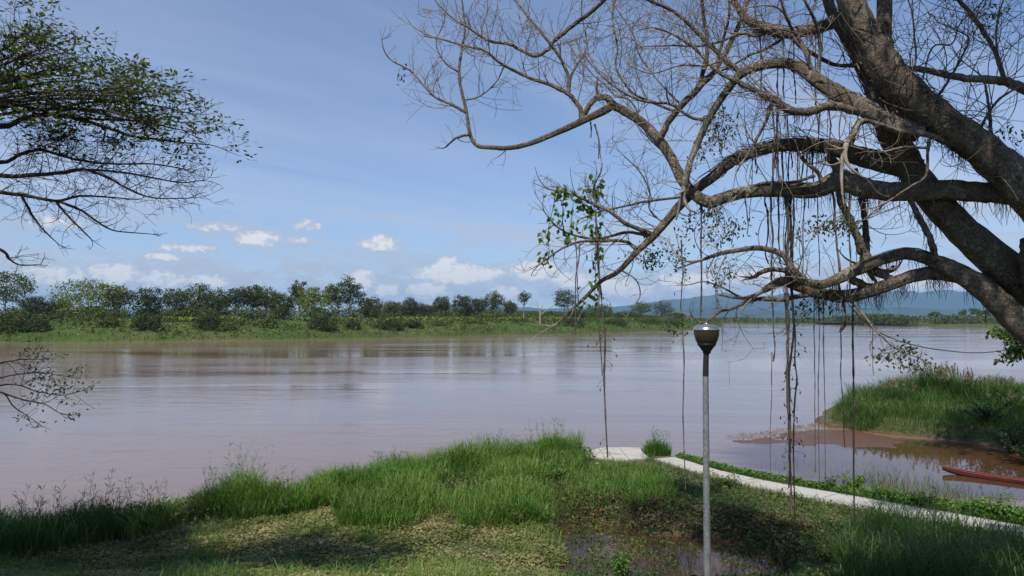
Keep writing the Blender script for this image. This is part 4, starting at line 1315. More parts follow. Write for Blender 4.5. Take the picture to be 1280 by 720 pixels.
class Tree:
    def __init__(self, name, base, label, bark, twig):
        self.root = empty(name, tuple(base)); tag(self.root, label, 'tree')
        self.bark, self.twig = bark, twig
        self.limbs = {}

    def limb(self, key, pts, w0, w1=None, par=None, d0=None, d1=0.0, tw=0.0, twl=(.5, 1.3), lvl=2, curl=.35, up=.05, name='limb', knot=.05, t0=.15, tips=None, sides=None, kids=3.0, wob=.35):
        """limb traced as surveyed points (column, row); depth runs from the parent's to +d1"""
        pts = np.array(pts, float)
        if isinstance(w1, str): par, w1 = w1, None
        if par is not None:
            pp, pd = self.limbs[par][1], self.limbs[par][2]
            d0 = pd[np.argmin(np.hypot(pp[:, 0] - pts[0, 0], pp[:, 1] - pts[0, 1]))]
        w = np.array(w0, float) if np.ndim(w0) else np.linspace(w0, w1, len(pts))
        a = arc(pts); u = a / a[-1]
        dep = d0 + d1 * u + wob * np.sin(u * 5.1 + len(self.limbs) * 1.7) * u * (1 - .4 * u)
        rows = spline(np.c_[pts, dep, w], 5 if len(pts) > 4 else 7)
        X = np.array([P(r[0], r[1], r[2]) for r in rows])
        rad = np.maximum(rows[:, 3], .5) / 2 / F * rows[:, 2]
        n = len(X)
        sd = sides or (20 if rad.max() > .12 else 10 if rad.max() > .05 else 6)
        big = rad.max() > .12
        ring = np.convolve(rng.normal(size=n + 6), np.ones(7) / 7, 'valid')[:, None] * 1.2 if big else rng.normal(size=(n, 1))
        lump = 1 + knot * ring + knot * .55 * rng.normal(size=(n, sd))
        if rad.max() > .12:
            th = np.linspace(0, 6.283, sd, endpoint=False)[None]
            lump = lump + .06 * np.sin(th * 3 + np.linspace(0, 2.2, n)[:, None] + len(key)) + .045 * np.sin(th * 5 - np.linspace(0, 2.5, n)[:, None]) + .03 * np.sin(th * 7 + np.linspace(0, 1.5, n)[:, None])
        X[1:-1] += rng.normal(size=(n - 2, 3)) * rad[1:-1, None] * (.025 if big else .10)
        m = MB(); m.tube(X, rad[:, None] * lump, sd)
        o = m.build(name, self.bark if rad.max() > .022 else self.twig, self.root)
        self.limbs[key] = (o, rows[:, :2], rows[:, 2], X, rad)
        if tw > 0:
            tm = MB()
            seg = np.linalg.norm(np.diff(X, axis=0), axis=1); tot = seg.sum()
            for _ in range(max(1, int(tot * tw))):
                i = random.randint(int(n * t0), n - 2)
                tan = unit(X[i + 1] - X[i])
                q = unit(np.cross(tan, rand_unit(1)[0]))
                dd = tan * random.uniform(.1, .9) + q * random.uniform(.5, 1) + np.array([0, 0, .25])
                grow(tm, X[i], dd, random.uniform(*twl) * 1.3 * (1 - .35 * i / n), min(.010, max(.0045, rad[i] * .45)), lvl, curl, up, tips, kids)
            for _ in range(2):
                grow(tm, X[-1], X[-1] - X[-2], random.uniform(*twl) * .8, max(.005, rad[-1] * .9), lvl, curl, up, tips, kids)
            if tm.v: tm.build('twig_spray', self.twig, o)
        return o

base = P(1480, 815, 10.0); base[2] = float(near_h(np.array([base[0]]), np.array([base[1]]))[0]) - .1
T = Tree('bare_fig_tree', base, 'huge mostly bare fig tree with hanging aerial roots leaning in from the right', M['bark'], M['twig'])
ftips = []
T.limb('T1', [(1490, 830), (1455, 680), (1425, 540), (1395, 430), (1356, 335), (1320, 275), (1285, 240), (1248, 206), (1212, 177), (1172, 149), (1137, 120), (1110, 90), (1089, 55), (1074, 24), (1060, -8), (1042, -70), (1020, -150)],
       [150, 130, 118, 104, 84, 64, 52, 44, 40, 40, 42, 39, 33, 30, 28, 23, 16], d0=10.2, d1=-.3, name='trunk', knot=.03, tw=0, wob=.1)
T.limb('T2', [(1395, 445), (1330, 392), (1275, 352), (1224, 308), (1180, 266), (1150, 228), (1126, 190), (1109, 158), (1093, 112), (1074, 74), (1056, 44), (1041, 18), (1032, -12), (1016, -70)],
       [68, 54, 46, 40, 36, 34, 32, 29, 22, 16, 13, 12, 12, 9], d0=10.75, d1=-.1, knot=.035, wob=.1)
T.limb('T1b', [(1110, 92), (1104, 60), (1105, 28), (1107, -8), (1116, -90)], [22, 20, 18, 17, 13], par='T1', d1=.3, knot=.03, wob=.1)
T.limb('L1', [(1330, 262), (1262, 243), (1224, 241), (1180, 238), (1130, 240), (1100, 239), (1072, 233), (1050, 226), (1023, 237), (990, 238), (967, 237), (933, 240), (900, 249), (886, 253), (868, 243), (853, 225), (838, 196), (824, 175), (805, 155), (785, 142), (766, 132), (758, 137), (724, 153), (688, 169), (660, 180), (635, 185), (612, 184), (597, 182), (588, 169), (583, 139), (574, 97), (577, 64), (581, 36), (577, -4)],
       [32, 28, 25, 24, 23, 23, 26, 25, 20, 19, 18, 16, 15, 15, 14, 13, 12, 12, 11, 10.5, 11, 10, 8.5, 7, 6.5, 6, 5.5, 5, 4.6, 4, 3.6, 3.2, 2.6, 1.8], par='T1', d1=2.6, tw=1.00, twl=(.4, 1.1), lvl=2, t0=.45, tips=ftips)
T.limb('L1a', [(727, 151), (726, 138), (717, 124), (708, 116), (690, 107), (664, 98), (640, 87), (620, 75), (606, 63), (580, 57), (552, 49)], 6.5, 2, 'L1', d1=.5, tw=6.98, twl=(.5, 1.2), up=.10)
T.limb('L1b', [(711, 117), (711, 97), (700, 72), (687, 54), (672, 35), (655, 15), (643, -6)], 4.5, 2.6, 'L1a', d1=.2, tw=6.20, twl=(.5, 1.2))
T.limb('L1c', [(711, 100), (720, 82), (733, 62), (732, 42), (727, 18), (728, -6)], 2.6, 1.5, 'L1b', tw=4.65)
T.limb('L1d', [(687, 57), (700, 45), (716, 32), (736, 17), (752, 3), (764, -12)], 5, 6, 'L1b', d1=-.2, tw=4.65, t0=.02)
T.limb('L1e', [(688, 60), (670, 70), (650, 62), (636, 55), (615, 52), (600, 45), (585, 34), (565, 22), (548, 6)], 5, 1.8, 'L1b', d1=.4, tw=7.75, twl=(.5, 1.2), up=.12)
T.limb('L1f', [(588, 168), (571, 172), (557, 184)], 4.5, 2, 'L1', tw=4.65, twl=(.2, .4), lvl=1)
T.limb('L1g', [(583, 141), (566, 131), (545, 122), (530, 108), (514, 89), (491, 77)], 4, 1.4, 'L1', d1=.4, tw=8.53, twl=(.4, 1.0), up=.10)
T.limb('L1h', [(726, 152), (735, 134), (744, 124), (757, 122), (768, 131)], 6, 9, 'L1', d1=-.05, wob=.05)
T.limb('L1i', [(747, 122), (746, 110), (747, 97)], 4, 2.4, 'L1h', wob=.02)
T.limb('L1j', [(826, 171), (841, 144), (872, 111), (891, 91), (908, 63), (922, 35), (931, 12), (938, -10)], 9, 4.5, 'L1', d1=-.4, tw=5.42, twl=(.5, 1.2))
T.limb('L1k', [(872, 110), (877, 96), (883, 75), (884, 50), (879, 17), (876, -10)], 6, 4, 'L1j', d1=.3, tw=5.42)
T.limb('L1l', [(895, 85), (902, 55), (911, 22), (911, -8)], 4, 2.5, 'L1j', tw=4.65)
T.limb('L1m', [(838, 197), (810, 170), (790, 128), (770, 120), (758, 108), (738, 90), (722, 72)], 3, 1.2, 'L1', d1=.5, tw=7.75, twl=(.4, 1.1))
T.limb('L1n', [(845, 140), (815, 128), (790, 115), (770, 85), (772, 60), (765, 20), (770, -8)], 3.4, 1.6, 'L1j', d1=.6, tw=8.53, twl=(.5, 1.2))
T.limb('L1o', [(850, 130), (822, 100), (800, 70), (790, 40), (770, 10)], 2.6, 1.4, 'L1j', d1=.9, tw=8.53, twl=(.5, 1.2))
T.limb('L1p', [(582, 125), (600, 120), (622, 100), (632, 70), (628, 40)], 2.2, 1.1, 'L1', d1=.4, tw=7.75, twl=(.3, .8))
T.limb('L1q', [(576, 92), (556, 78), (545, 52), (556, 25), (548, -5)], 2.0, 1.1, 'L1', d1=.3, tw=8.53, twl=(.3, .9))
T.limb('L2', [(1150, 168), (1122, 156), (1085, 138), (1050, 120), (1020, 100), (997, 83), (974, 79), (947, 83), (927, 92), (913, 108), (897, 130), (883, 155), (872, 180), (862, 205), (856, 232)],
       [24, 24, 22, 20, 17, 14, 12.5, 12, 11, 9.5, 9, 8.5, 8, 7.5, 8], 'T1', d1=1.2, tw=3.10, t0=.3, knot=.02)
T.limb('L2a', [(926, 91), (905, 74), (877, 46), (847, 18), (818, 3), (795, -6)], 6.5, 3, 'L2', d1=.4, tw=6.20, twl=(.5, 1.2))
T.limb('L2b', [(885, 152), (862, 146), (838, 130), (812, 128), (785, 119), (758, 100), (740, 82), (728, 66)], 4, 1.5, 'L2', d1=.6, tw=7.75, twl=(.5, 1.1))
T.limb('L2c', [(905, 75), (880, 82), (850, 82), (815, 92), (790, 84)], 3, 1.2, 'L2a', d1=.8, tw=6.98)
T.limb('L2d', [(1017, 96), (1010, 74), (1000, 50), (990, 36), (983, 22)], 7, 3.5, 'L2', d1=-.1, tw=3.10, knot=.02)
T.limb('L2e', [(1022, 98), (1025, 60), (1020, 30), (1008, 5), (1000, -10)], 5, 3, 'L2', d1=.1, tw=3.10)
T.limb('L3', [(1150, 215), (1100, 203), (1068, 194), (1035, 183), (1002, 181), (969, 183), (940, 191), (919, 199), (892, 220), (859, 247), (837, 272), (819, 293), (797, 314), (773, 339), (752, 351), (730, 373), (697, 404)],
       [28, 24, 21, 18, 17, 15, 14, 13, 12.5, 12, 10.5, 9.5, 7.5, 6.5, 5, 4, 2.2], 'T2', d1=1.9, tw=2.48, t0=.35, tips=ftips)
T.limb('L3a', [(817, 294), (782, 279), (761, 264), (736, 252), (718, 244), (688, 237)], 6, 2, 'L3', d1=.3, tw=7.75, twl=(.4, .9))
T.limb('L3b', [(812, 296), (785, 290), (752, 298), (721, 295), (697, 284), (684, 270)], 4.5, 1.8, 'L3', d1=.5, tw=6.98, twl=(.4, .9))
T.limb('L3c', [(798, 314), (782, 302), (750, 301), (721, 303), (697, 314), (674, 331)], 5, 1.6, 'L3', d1=-.2, tw=6.98, twl=(.4, .9))
T.limb('L3d', [(855, 246), (807, 252), (780, 258), (752, 264), (730, 272)], 3.5, 1.4, 'L3', d1=.6, tw=6.98, twl=(.3, .8))
T.limb('L3e', [(775, 337), (795, 350), (800, 370), (788, 388)], 2, 1, 'L3', tw=4.65, twl=(.2, .5))
T.limb('L3f', [(830, 280), (812, 262), (812, 240), (800, 215), (780, 195)], 2.6, 1.2, 'L3', d1=.3, tw=7.75, twl=(.3, .8))
T.limb('L3g', [(745, 258), (742, 235), (752, 212), (750, 190)], 2.6, 1.2, 'L3a', tw=6.20, twl=(.2, .6))
T.limb('L4', [(1062, 18), (1040, 29), (1019, 36), (988, 42), (962, 37), (946, 32), (930, 20), (915, -5)], [20, 17, 14, 13, 12, 10, 8, 6], 'T2', d1=.5, tw=6.20, twl=(.4, 1.1), knot=.06)
T.limb('L4a', [(990, 42), (997, 54), (1012, 65), (1040, 80), (1062, 82), (1078, 80)], [6, 6, 5.5, 5, 5, 6], 'L4', d1=-.2, tw=4.65, t0=.05)
T.limb('L4b', [(985, 43), (960, 60), (935, 70), (910, 85), (880, 96)], 4.5, 1.6, 'L4', d1=.5, tw=6.98)
T.limb('L4c', [(962, 37), (945, 45), (925, 42), (900, 52), (872, 58), (842, 57), (812, 58)], 5, 1.4, 'L4', d1=.7, tw=6.98)
T.limb('L5', [(1082, 140), (1060, 136), (1040, 132), (1010, 139), (985, 137), (969, 125), (952, 117), (924, 103), (897, 89), (869, 61), (845, 45)], [14, 12, 11, 10.5, 10, 9, 7, 6, 5, 4, 3], 'L2', d1=.7, tw=4.96, twl=(.5, 1.2))
T.limb('L5a', [(966, 124), (958, 150), (945, 175), (930, 200)], 5, 3, 'L5', tw=6.20)
T.limb('T4', [(1400, 500), (1340, 458), (1282, 412), (1250, 381), (1228, 362), (1196, 340), (1169, 327), (1138, 317), (1107, 322), (1080, 333), (1050, 347), (1030, 355), (1010, 353), (997, 343), (987, 330), (977, 317), (950, 310), (927, 312), (900, 317), (880, 324)],
       [48, 40, 33, 30, 27, 23, 18, 16, 15, 15, 13, 11, 10, 9, 8, 7.5, 6.5, 6, 5, 4], 'T1', d1=1.1, tw=2.48, t0=.5, tips=ftips)
T.limb('L6', [(1345, 395), (1300, 374), (1262, 361), (1227, 352), (1196, 345), (1169, 341), (1138, 346), (1099, 360), (1060, 370), (1033, 368), (1010, 362), (983, 352), (967, 356), (953, 364)],
       [34, 29, 24, 21, 19, 17, 16, 16, 16, 15, 14, 13, 10, 6], 'T2', d1=.3, tw=1.86, t0=.5, tips=ftips)
T.limb('L6a', [(1010, 361), (990, 344), (977, 337), (957, 338), (943, 346)], 8, 5, 'L6', tw=4.65, twl=(.3, .7))
T.limb('L6b', [(1020, 367), (1000, 370), (977, 374), (950, 374), (933, 378), (915, 386), (900, 390), (880, 404), (868, 398)], 7, 2, 'L6', d1=.3, tw=5.42, twl=(.3, .8), up=0, tips=ftips)
T.limb('L6c', [(935, 377), (915, 366), (900, 358), (880, 352), (862, 356)], 3, 1.3, 'L6b', tw=5.42, twl=(.3, .7), tips=ftips)
T.limb('L6d', [(1060, 374), (1078, 392), (1100, 418), (1120, 436), (1150, 448)], 3, 1.2, 'L6', d1=-.6, tw=6.20, twl=(.2, .6), up=-.05)
T.limb('L6e', [(1090, 362), (1066, 350), (1060, 345)], 11, 9, 'L6', wob=.02)
T.limb('L7', [(1050, 232), (1052, 255), (1063, 275), (1073, 300), (1080, 316), (1086, 330)], [11, 9, 9.5, 10, 12, 15], 'L1', d1=.1, tw=3.10, t0=.1, wob=.1)
T.limb('L7b', [(1068, 212), (1076, 235), (1079, 262), (1082, 290), (1082, 314)], [8, 7, 7, 8, 10], 'L3', d1=.1, tw=2.33, t0=.1, wob=.1)
T.limb('L7c', [(1136, 246), (1147, 268), (1160, 292), (1166, 312), (1170, 326)], [6, 7, 8, 8, 10], 'L1', d1=-.1, wob=.1)
T.limb('L7d', [(1048, 222), (1044, 205), (1034, 193)], 11, 12, 'L1', wob=.02)
T.limb('L7e', [(1062, 182), (1066, 168), (1075, 153), (1085, 150)], 9, 8, 'L3', d1=-.2, wob=.02)
T.limb('L7f', [(1028, 236), (1024, 218), (1010, 205), (1000, 195)], 6, 4, 'L1', d1=.3, tw=4.65)
T.limb('L7g', [(1018, 220), (990, 228), (960, 228), (935, 235), (920, 246)], 4.5, 2, 'L7f', tw=4.65)
T.limb('L9', [(1120, 88), (1145, 86), (1170, 90), (1200, 97), (1231, 99), (1256, 102), (1282, 112), (1330, 130)], [7, 7, 8, 9, 10, 11, 12, 14], 'T1', d1=.9, tw=3.72, t0=.1)
T.limb('L9a', [(1255, 100), (1248, 75), (1234, 47), (1214, 18), (1196, -4), (1180, -40)], 6.5, 5, 'L9', d1=.3, tw=4.65)
T.limb('L9b', [(1216, 192), (1226, 160), (1245, 128), (1270, 110), (1300, 95)], [6, 4, 3.4, 3, 2.5], 'T1', d1=-.3, tw=4.96)
T.limb('L9c', [(1160, 134), (1180, 110), (1200, 75), (1211, 48), (1190, 35)], 4, 1.6, 'T1', d1=-.3, tw=7.75, twl=(.4, 1.0))
T.limb('L9d', [(1248, 75), (1245, 45), (1248, 20), (1256, -5)], 3, 2, 'L9a', tw=6.20)
T.limb('L9e', [(1258, 196), (1240, 170), (1237, 140), (1232, 108)], 6, 3, 'T1', d1=.3, tw=4.65)
T.limb('L9f', [(1130, 100), (1144, 80), (1143, 45), (1140, 15), (1132, -8)], 3, 1.5, 'T1', d1=.4, tw=7.75, twl=(.5, 1.2))
T.limb('L9g', [(1150, 112), (1165, 60), (1190, 55), (1200, 30), (1225, 5)], 2.6, 1.4, 'T1', d1=.5, tw=7.75, twl=(.5, 1.2))
T.limb('L10', [(1222, 198), (1200, 186), (1187, 179), (1159, 168), (1131, 165), (1103, 157), (1078, 151), (1066, 168), (1058, 180)], [9, 9, 8, 7.5, 7, 6, 5.5, 7, 8], 'T1', d1=-.45, tw=2.33, t0=.2, wob=.02)
T.limb('L10a', [(1162, 174), (1160, 188), (1157, 220), (1140, 232), (1116, 248)], 4.5, 2.5, 'L10', d1=-.2, tw=2.33, wob=.05)
T.limb('L10b', [(1160, 185), (1130, 184), (1100, 190), (1075, 186), (1050, 178)], 3.5, 1.6, 'L10a', tw=4.65, twl=(.3, .9), wob=.05)
T.limb('L11', [(1282, 300), (1280, 330), (1284, 362), (1290, 390)], [12, 12, 13, 14], 'T1', d1=.6, wob=.02)

# upper crown, above and behind the frame: limbs and leaves that shade the ground
topT = P(1030, -150, 9.9)
upm = MB(); upl = MB(); uptw = MB()
for k in range(67):
    tgt = np.array([random.uniform(-2, 15), random.uniform(4, 18.5), 0])
    if k >= 60: tgt = np.array([random.uniform(4.8, 7.6), random.uniform(3.6, 6.0), 0])
    elif tgt[0] + tgt[1] > (25 if tgt[0] > 9 else 22) or (tgt[1] < 12.5 and tgt[0] < 8) or tgt[1] < 6: continue
    tgt[2] = max(15.2, 10.5 + .55 * tgt[1]) + random.uniform(0, 3.2)
    st = (P(1050, -70, 9.95), topT, P(1112, -90, 10.3))[k % 3]
    mid = (st + tgt) / 2 + np.array([0, 0, 1.8])
    pts = spline([st, mid, tgt], 6)
    upm.tube(pts, np.linspace(.11, .02, len(pts)), 6)
    tips = []
    for q in range(13):
        i = random.randint(5, len(pts) - 1)
        grow(uptw, pts[i], rand_unit(1)[0] + [0, 0, .3], random.uniform(.8, 1.6), .012, 1, .3, .05, tips, 3)
    for tp, td in tips:
        if tp[2] > 10.6 + .50 * tp[1]:
            nn = 15
            c = tp + rng.normal(size=(nn, 3)) * .24
            upl.cards(c, unit(rng.normal(size=(nn, 3)) + [0, 0, -.5]), rand_unit(nn), .15 + .08 * rng.random(nn), .09)
up = upm.build('limb', M['bark'], T.root); uptw.build('twig_spray', M['twig'], up); upl.build('foliage', M['figleaf'], T.root, False)

# leaf sprays that the photograph shows among the bare branches
lm = MB(); ltw = MB()
for (px_, py_, rx, ry, n, par) in [(905, 285, 26, 26, 26, 'L1'), (880, 262, 14, 10, 9, 'L1'), (820, 325, 22, 16, 22, 'L3'), (845, 318, 14, 10, 8, 'L3'), (1030, 285, 22, 9, 16, 'L7'), (1060, 280, 12, 9, 9, 'L7'),
                                   (895, 160, 24, 18, 16, 'L2'), (1018, 383, 26, 8, 12, 'L6b'), (905, 345, 14, 14, 7, 'L6c'), (1118, 440, 22, 14, 16, 'L6d'), (1150, 452, 16, 12, 7, 'L6d'), (860, 290, 10, 20, 6, 'L3'),
                                   (886, 190, 16, 14, 8, 'L2'), (1240, 20, 26, 16, 6, 'L9d'), (1262, 165, 14, 12, 5, 'L9b'), (498, 98, 5, 6, 2, 'L1g'), (850, 410, 12, 14, 6, 'L6b')]:
    pp, pd = T.limbs[par][1], T.limbs[par][2]
    i = int(np.argmin(np.hypot(pp[:, 0] - px_, pp[:, 1] - py_))); dd = pd[i]
    X0 = T.limbs[par][3][i]
    for k in range(n):
        c = P(px_ + rng.normal() * rx * .55, py_ + rng.normal() * ry * .55, dd + rng.normal() * .35)
        mid = X0 + (c - X0) * .5 + rng.normal(size=3) * .06 + [0, 0, .05]
        if k % 2 == 0: ltw.tube(spline([X0, mid, c], 3), np.linspace(.006, .003, 7), 3)
        nn = 9
        cc = c + rng.normal(size=(nn, 3)) * .07
        lm.cards(cc, unit(rng.normal(size=(nn, 3)) * .7 + [0, 0, -.7]), rand_unit(nn), .055 + .04 * rng.random(nn), .028 + .012 * rng.random(nn))
ltw.build('leafy_twig', M['twig'], T.root); lm.build('leaf_spray', M['figleaf'], T.root, False)

# matted rootlets: dark fringes under the limbs and wrapped fibres
fr = MB()
for key, t0, t1, n, L in [('T2', .12, .62, 240, .30), ('L1', .02, .30, 300, .34), ('L6', .05, .75, 300, .30), ('T4', .12, .62, 220, .26), ('L3', .02, .25, 150, .32), ('L7', .1, 1, 90, .22), ('L7c', .1, 1, 60, .25), ('L7b', .1, 1, 70, .22),
                          ('T1', .40, .60, 170, .28), ('L10', .1, .6, 60, .25), ('L2', .0, .25, 60, .3), ('L4', .1, .7, 130, .28), ('L5', .1, .6, 80, .3)]:
    X, rad = T.limbs[key][3], T.limbs[key][4]; N = len(X)
    cent = rng.uniform(t0, t1, max(4, n // 14))
    for k in range(int(n * .6)):
        u = np.clip(cent[rng.integers(0, len(cent))] + rng.normal() * .012, 0, .999); i = int(u * (N - 1)); f = u * (N - 1) - i
        p = X[i] * (1 - f) + X[min(i + 1, N - 1)] * f
        a = rng.uniform(-1.3, 1.3)
        p = p + np.array([rng.normal() * .05, math.sin(a) * rad[i] * .9, -math.cos(a) * rad[i] * .85])
        l = L * (.25 + 1.0 * rng.random())
        pts = [p, p + [rng.normal() * .02, rng.normal() * .02, -l * .5], p + [rng.normal() * .05, rng.normal() * .04, -l]]
        fr.tube(pts, [.005, .004, .002], 3)
fr.build('rootlet_fringe', M['darkroot'], T.root)
wr = MB()
for key, t0, t1, n in [('L3', .15, .5, 130), ('T1', .50, .80, 160), ('T2', .50, .75, 90), ('L2', .15, .4, 40), ('L5', .3, .6, 50), ('L4', .2, .8, 60)]:
    X, rad = T.limbs[key][3], T.limbs[key][4]; N = len(X)
    for k in range(int(n * .6)):
        i = int(rng.uniform(t0, t1) * (N - 3)); a = rng.random() * 6.283; pts = []
        tan = unit(X[i + 1] - X[i]); q1 = unit(np.cross(tan, [0, 0, 1.])); q2 = np.cross(tan, q1)
        ln = rng.uniform(.25, .8); tw = rng.normal() * 2.5
        for s in np.linspace(0, 1, 6):
            aa = a + tw * s; rr = rad[i] * (1.03 + .25 * rng.random())
            pts.append(X[i] + tan * ln * s + (q1 * math.cos(aa) + q2 * math.sin(aa)) * rr)
        wr.tube(pts, np.full(6, .004 + .004 * rng.random()), 3)
wr.build('clinging_rootlets', M['root'], T.root)

# hanging aerial roots, each one a part of the tree
def root_strand(px0, py0, px1, py1, d, w, mat='root', par=None, wob=1.5, leaf=0):
    if par: 
        pp, pd = T.limbs[par][1], T.limbs[par][2]
        d = pd[int(np.argmin(np.hypot(pp[:, 0] - px0, pp[:, 1] - py0)))]
    a, b = P(px0, py0, d), P(px1, py1, d)
    n = 4 + int(abs(py1 - py0) / 22)
    t = np.linspace(0, 1, n)[:, None]
    s = d / F
    pts = a * (1 - t) + b * t
    pts[:, 0] += np.interp(np.arange(n), np.arange(0, n + 3, 3), rng.normal(size=len(np.arange(0, n + 3, 3)))) * wob * s * np.sin(np.pi * np.clip(t[:, 0] * .9 + .05, 0, 1))
    pts[:, 1] += rng.normal(size=n) * wob * .6 * s
    rows = spline(pts, 3)
    m = MB(); m.tube(rows, w / 2 * s * (1 + .18 * rng.normal(size=len(rows))) * np.linspace(1.1, .8, len(rows)), 5)
    o = m.build('aerial_root', M[mat], T.root)
    if leaf:
        h = MB()
        for k in range(leaf):
            i = rng.integers(len(rows) // 3, len(rows))
            e = rng.normal(size=3) * [.10, .10, .03] + [0, 0, -.10 * rng.random()]
            h.tube([rows[i], rows[i] + e * .6 + [0, 0, .02], rows[i] + e], [.004, .003, .003], 3)
            h.cards((rows[i] + e)[None], unit(np.array([[rng.normal() * .4, rng.normal() * .4, -1]])), rand_unit(1), .07, .03)
        h.build('dead_leaf', M['darkroot'], o, False)
for a in [(984, 238, 990, 640, 0, 3.6, 'root', 'L1', 2.0, 26), (989, 238, 986, 610, 0, 2.8, 'darkroot', 'L1', 2.5, 26), (992, 240, 993, 648, 0, 2.2, 'darkroot', 'L1', 2.0, 22), (981, 370, 988, 560, 0, 1.8, 'root', 'L6', 1.5, 10),
          (1066, 372, 1068, 662, 0, 2.4, 'darkroot', 'L6', .6, 0), (1040, 240, 1048, 350, 0, 3.0, 'root', 'L1', 2.0, 0), (1048, 350, 1060, 400, 0, 3.0, 'root', 'L6', 1.5, 0), (1051, 412, 1056, 560, 10.4, 1.4, 'darkroot', None, 1.2, 0), (1060, 400, 1050, 415, 10.4, 5, 'darkroot', None, .5, 0),
          (1017, 370, 1019, 590, 0, 1.3, 'root', 'L6', .8, 0), (1024, 370, 1024, 600, 0, 1.2, 'root', 'L6', .8, 0), (1029, 370, 1032, 606, 0, 1.4, 'root', 'L6', .8, 0), (963, 238, 967, 452, 0, 2.2, 'root', 'L1', 2.5, 0), (957, 238, 960, 330, 0, 2.2, 'darkroot', 'L1', 3.0, 0),
          (853, 405, 857, 612, 12.0, 1.5, 'root', None, 1.6, 0), (852, 300, 853, 410, 12.0, 1.5, 'root', None, 1.6, 6), (876, 250, 876, 402, 0, 2.4, 'root', 'L1', 1.6, 4), (744, 262, 760, 572, 0, 2.6, 'root', 'L3a', 1.8, 18), (747, 300, 753, 470, 0, 1.8, 'root', 'L3c', 1.8, 6),
          (724, 304, 718, 420, 0, 1.6, 'root', 'L3c', 2.4, 0), (718, 296, 722, 385, 0, 1.4, 'root', 'L3b', 2.4, 0), (972, 185, 975, 330, 0, 2.6, 'root', 'L3', 2.5, 0), (978, 185, 984, 330, 0, 2.4, 'root', 'L3', 2.5, 0), (966, 128, 968, 230, 0, 2.4, 'root', 'L5', 2.0, 0), (972, 128, 963, 240, 0, 2.2, 'root', 'L5', 2.0, 0),
          (1005, 240, 1004, 360, 0, 1.3, 'darkroot', 'L1', 1.2, 0), (1022, 240, 1024, 345, 0, 1.3, 'darkroot', 'L1', 1.2, 0), (1062, 240, 1062, 375, 0, 2.2, 'root', 'L1', .8, 0), (965, 440, 963, 590, 11.4, 1.0, 'root', None, .8, 0), (743, 155, 748, 198, 0, 2.0, 'root', 'L1', 2.5, 0), (738, 152, 738, 172, 0, 1.8, 'darkroot', 'L1', 2, 0),
          (950, 40, 952, 120, 0, 2.0, 'darkroot', 'L4', 1.5, 0), (992, 44, 994, 130, 0, 2.0, 'darkroot', 'L4', 1.2, 0), (972, 82, 973, 145, 0, 1.8, 'darkroot', 'L2', 1.4, 0), (1004, 186, 1003, 232, 0, 2.0, 'darkroot', 'L3', 1.5, 0), (1090, 395, 1091, 470, 10.5, 1.0, 'root', None, 1, 0), (932, 240, 935, 292, 0, 1.6, 'darkroot', 'L1', 3, 0)]:
    root_strand(a[0], a[1], a[2], a[3], a[4] or None, a[5], a[6], a[7], a[8], a[9])
for k in range(46):
    key = random.choice(['L1', 'L3', 'L1', 'L3', 'L5', 'L4', 'L2', 'L6'])
    pp = T.limbs[key][1]; i = random.randint(int(len(pp) * (.15 if key != 'L2' else .05)), int(len(pp) * .48)); 
    if not (930 < pp[i, 0] < 1110): continue
    L = random.uniform(22, 95)
    root_strand(pp[i, 0], pp[i, 1] + 3, pp[i, 0] + random.uniform(-4, 4), pp[i, 1] + L, None, random.uniform(.9, 1.9), random.choice(['root', 'darkroot']), key, 1.8, 0)

# sagging dry vine from the tree to the spit side
sv = spline([P(1062, 382, 10.6), P(1090, 410, 10.8), P(1130, 428, 11.2), P(1180, 438, 11.8), P(1240, 440, 12.6), P(1330, 424, 13.6)], 6)
m = MB(); m.tube(sv, np.linspace(.010, .007, len(sv)), 5); o = m.build('sagging_vine', M['root']); tag(o, 'thin sagging vine slung across the right side below the lowest limb', 'vine')

# climbing creeper with fresh leaves on the outer left branches
cr = empty('creeper', tuple(P(700, 245, 12.6))); tag(cr, 'fresh green creeper draped over the outer left branches of the fig tree', 'creeper')
for pts, par, n in [([(690, 238), (712, 240), (728, 252), (740, 262), (748, 232)], 'L3a', 90), ([(696, 236), (690, 262), (684, 290), (686, 312), (685, 330)], 'L3a', 46), ([(705, 242), (703, 268), (704, 296)], 'L3a', 22),
                    ([(745, 215), (744, 250), (746, 290), (743, 320), (745, 350), (743, 378)], 'L3a', 60), ([(714, 250), (716, 275), (708, 300)], 'L3a', 24), ([(750, 228), (742, 240), (735, 236)], 'L3a', 18), ([(745, 350), (726, 365), (724, 384)], 'L3c', 8)]:
    pp, pd = T.limbs[par][1], T.limbs[par][2]
    dd = pd[int(np.argmin(np.hypot(pp[:, 0] - pts[0][0], pp[:, 1] - pts[0][1])))]
    X = spline([P(a + rng.normal() * 1.5, b, dd + rng.normal() * .08) for a, b in pts], 5)
    m = MB(); m.tube(X, np.full(len(X), .006), 4); st = m.build('stem', M['weed'], cr)
    i = rng.integers(0, len(X), n); c = X[i] + rng.normal(size=(n, 3)) * [.07, .07, .05]
    lf = MB(); lf.cards(c, unit(rng.normal(size=(n, 3)) * .6 + [0, 0, -.8]), unit(rng.normal(size=(n, 3)) + [0, -.8, .3]), .09 + .06 * rng.random(n), .065 + .03 * rng.random(n)); lf.build('foliage', M['creeper'], st, False)

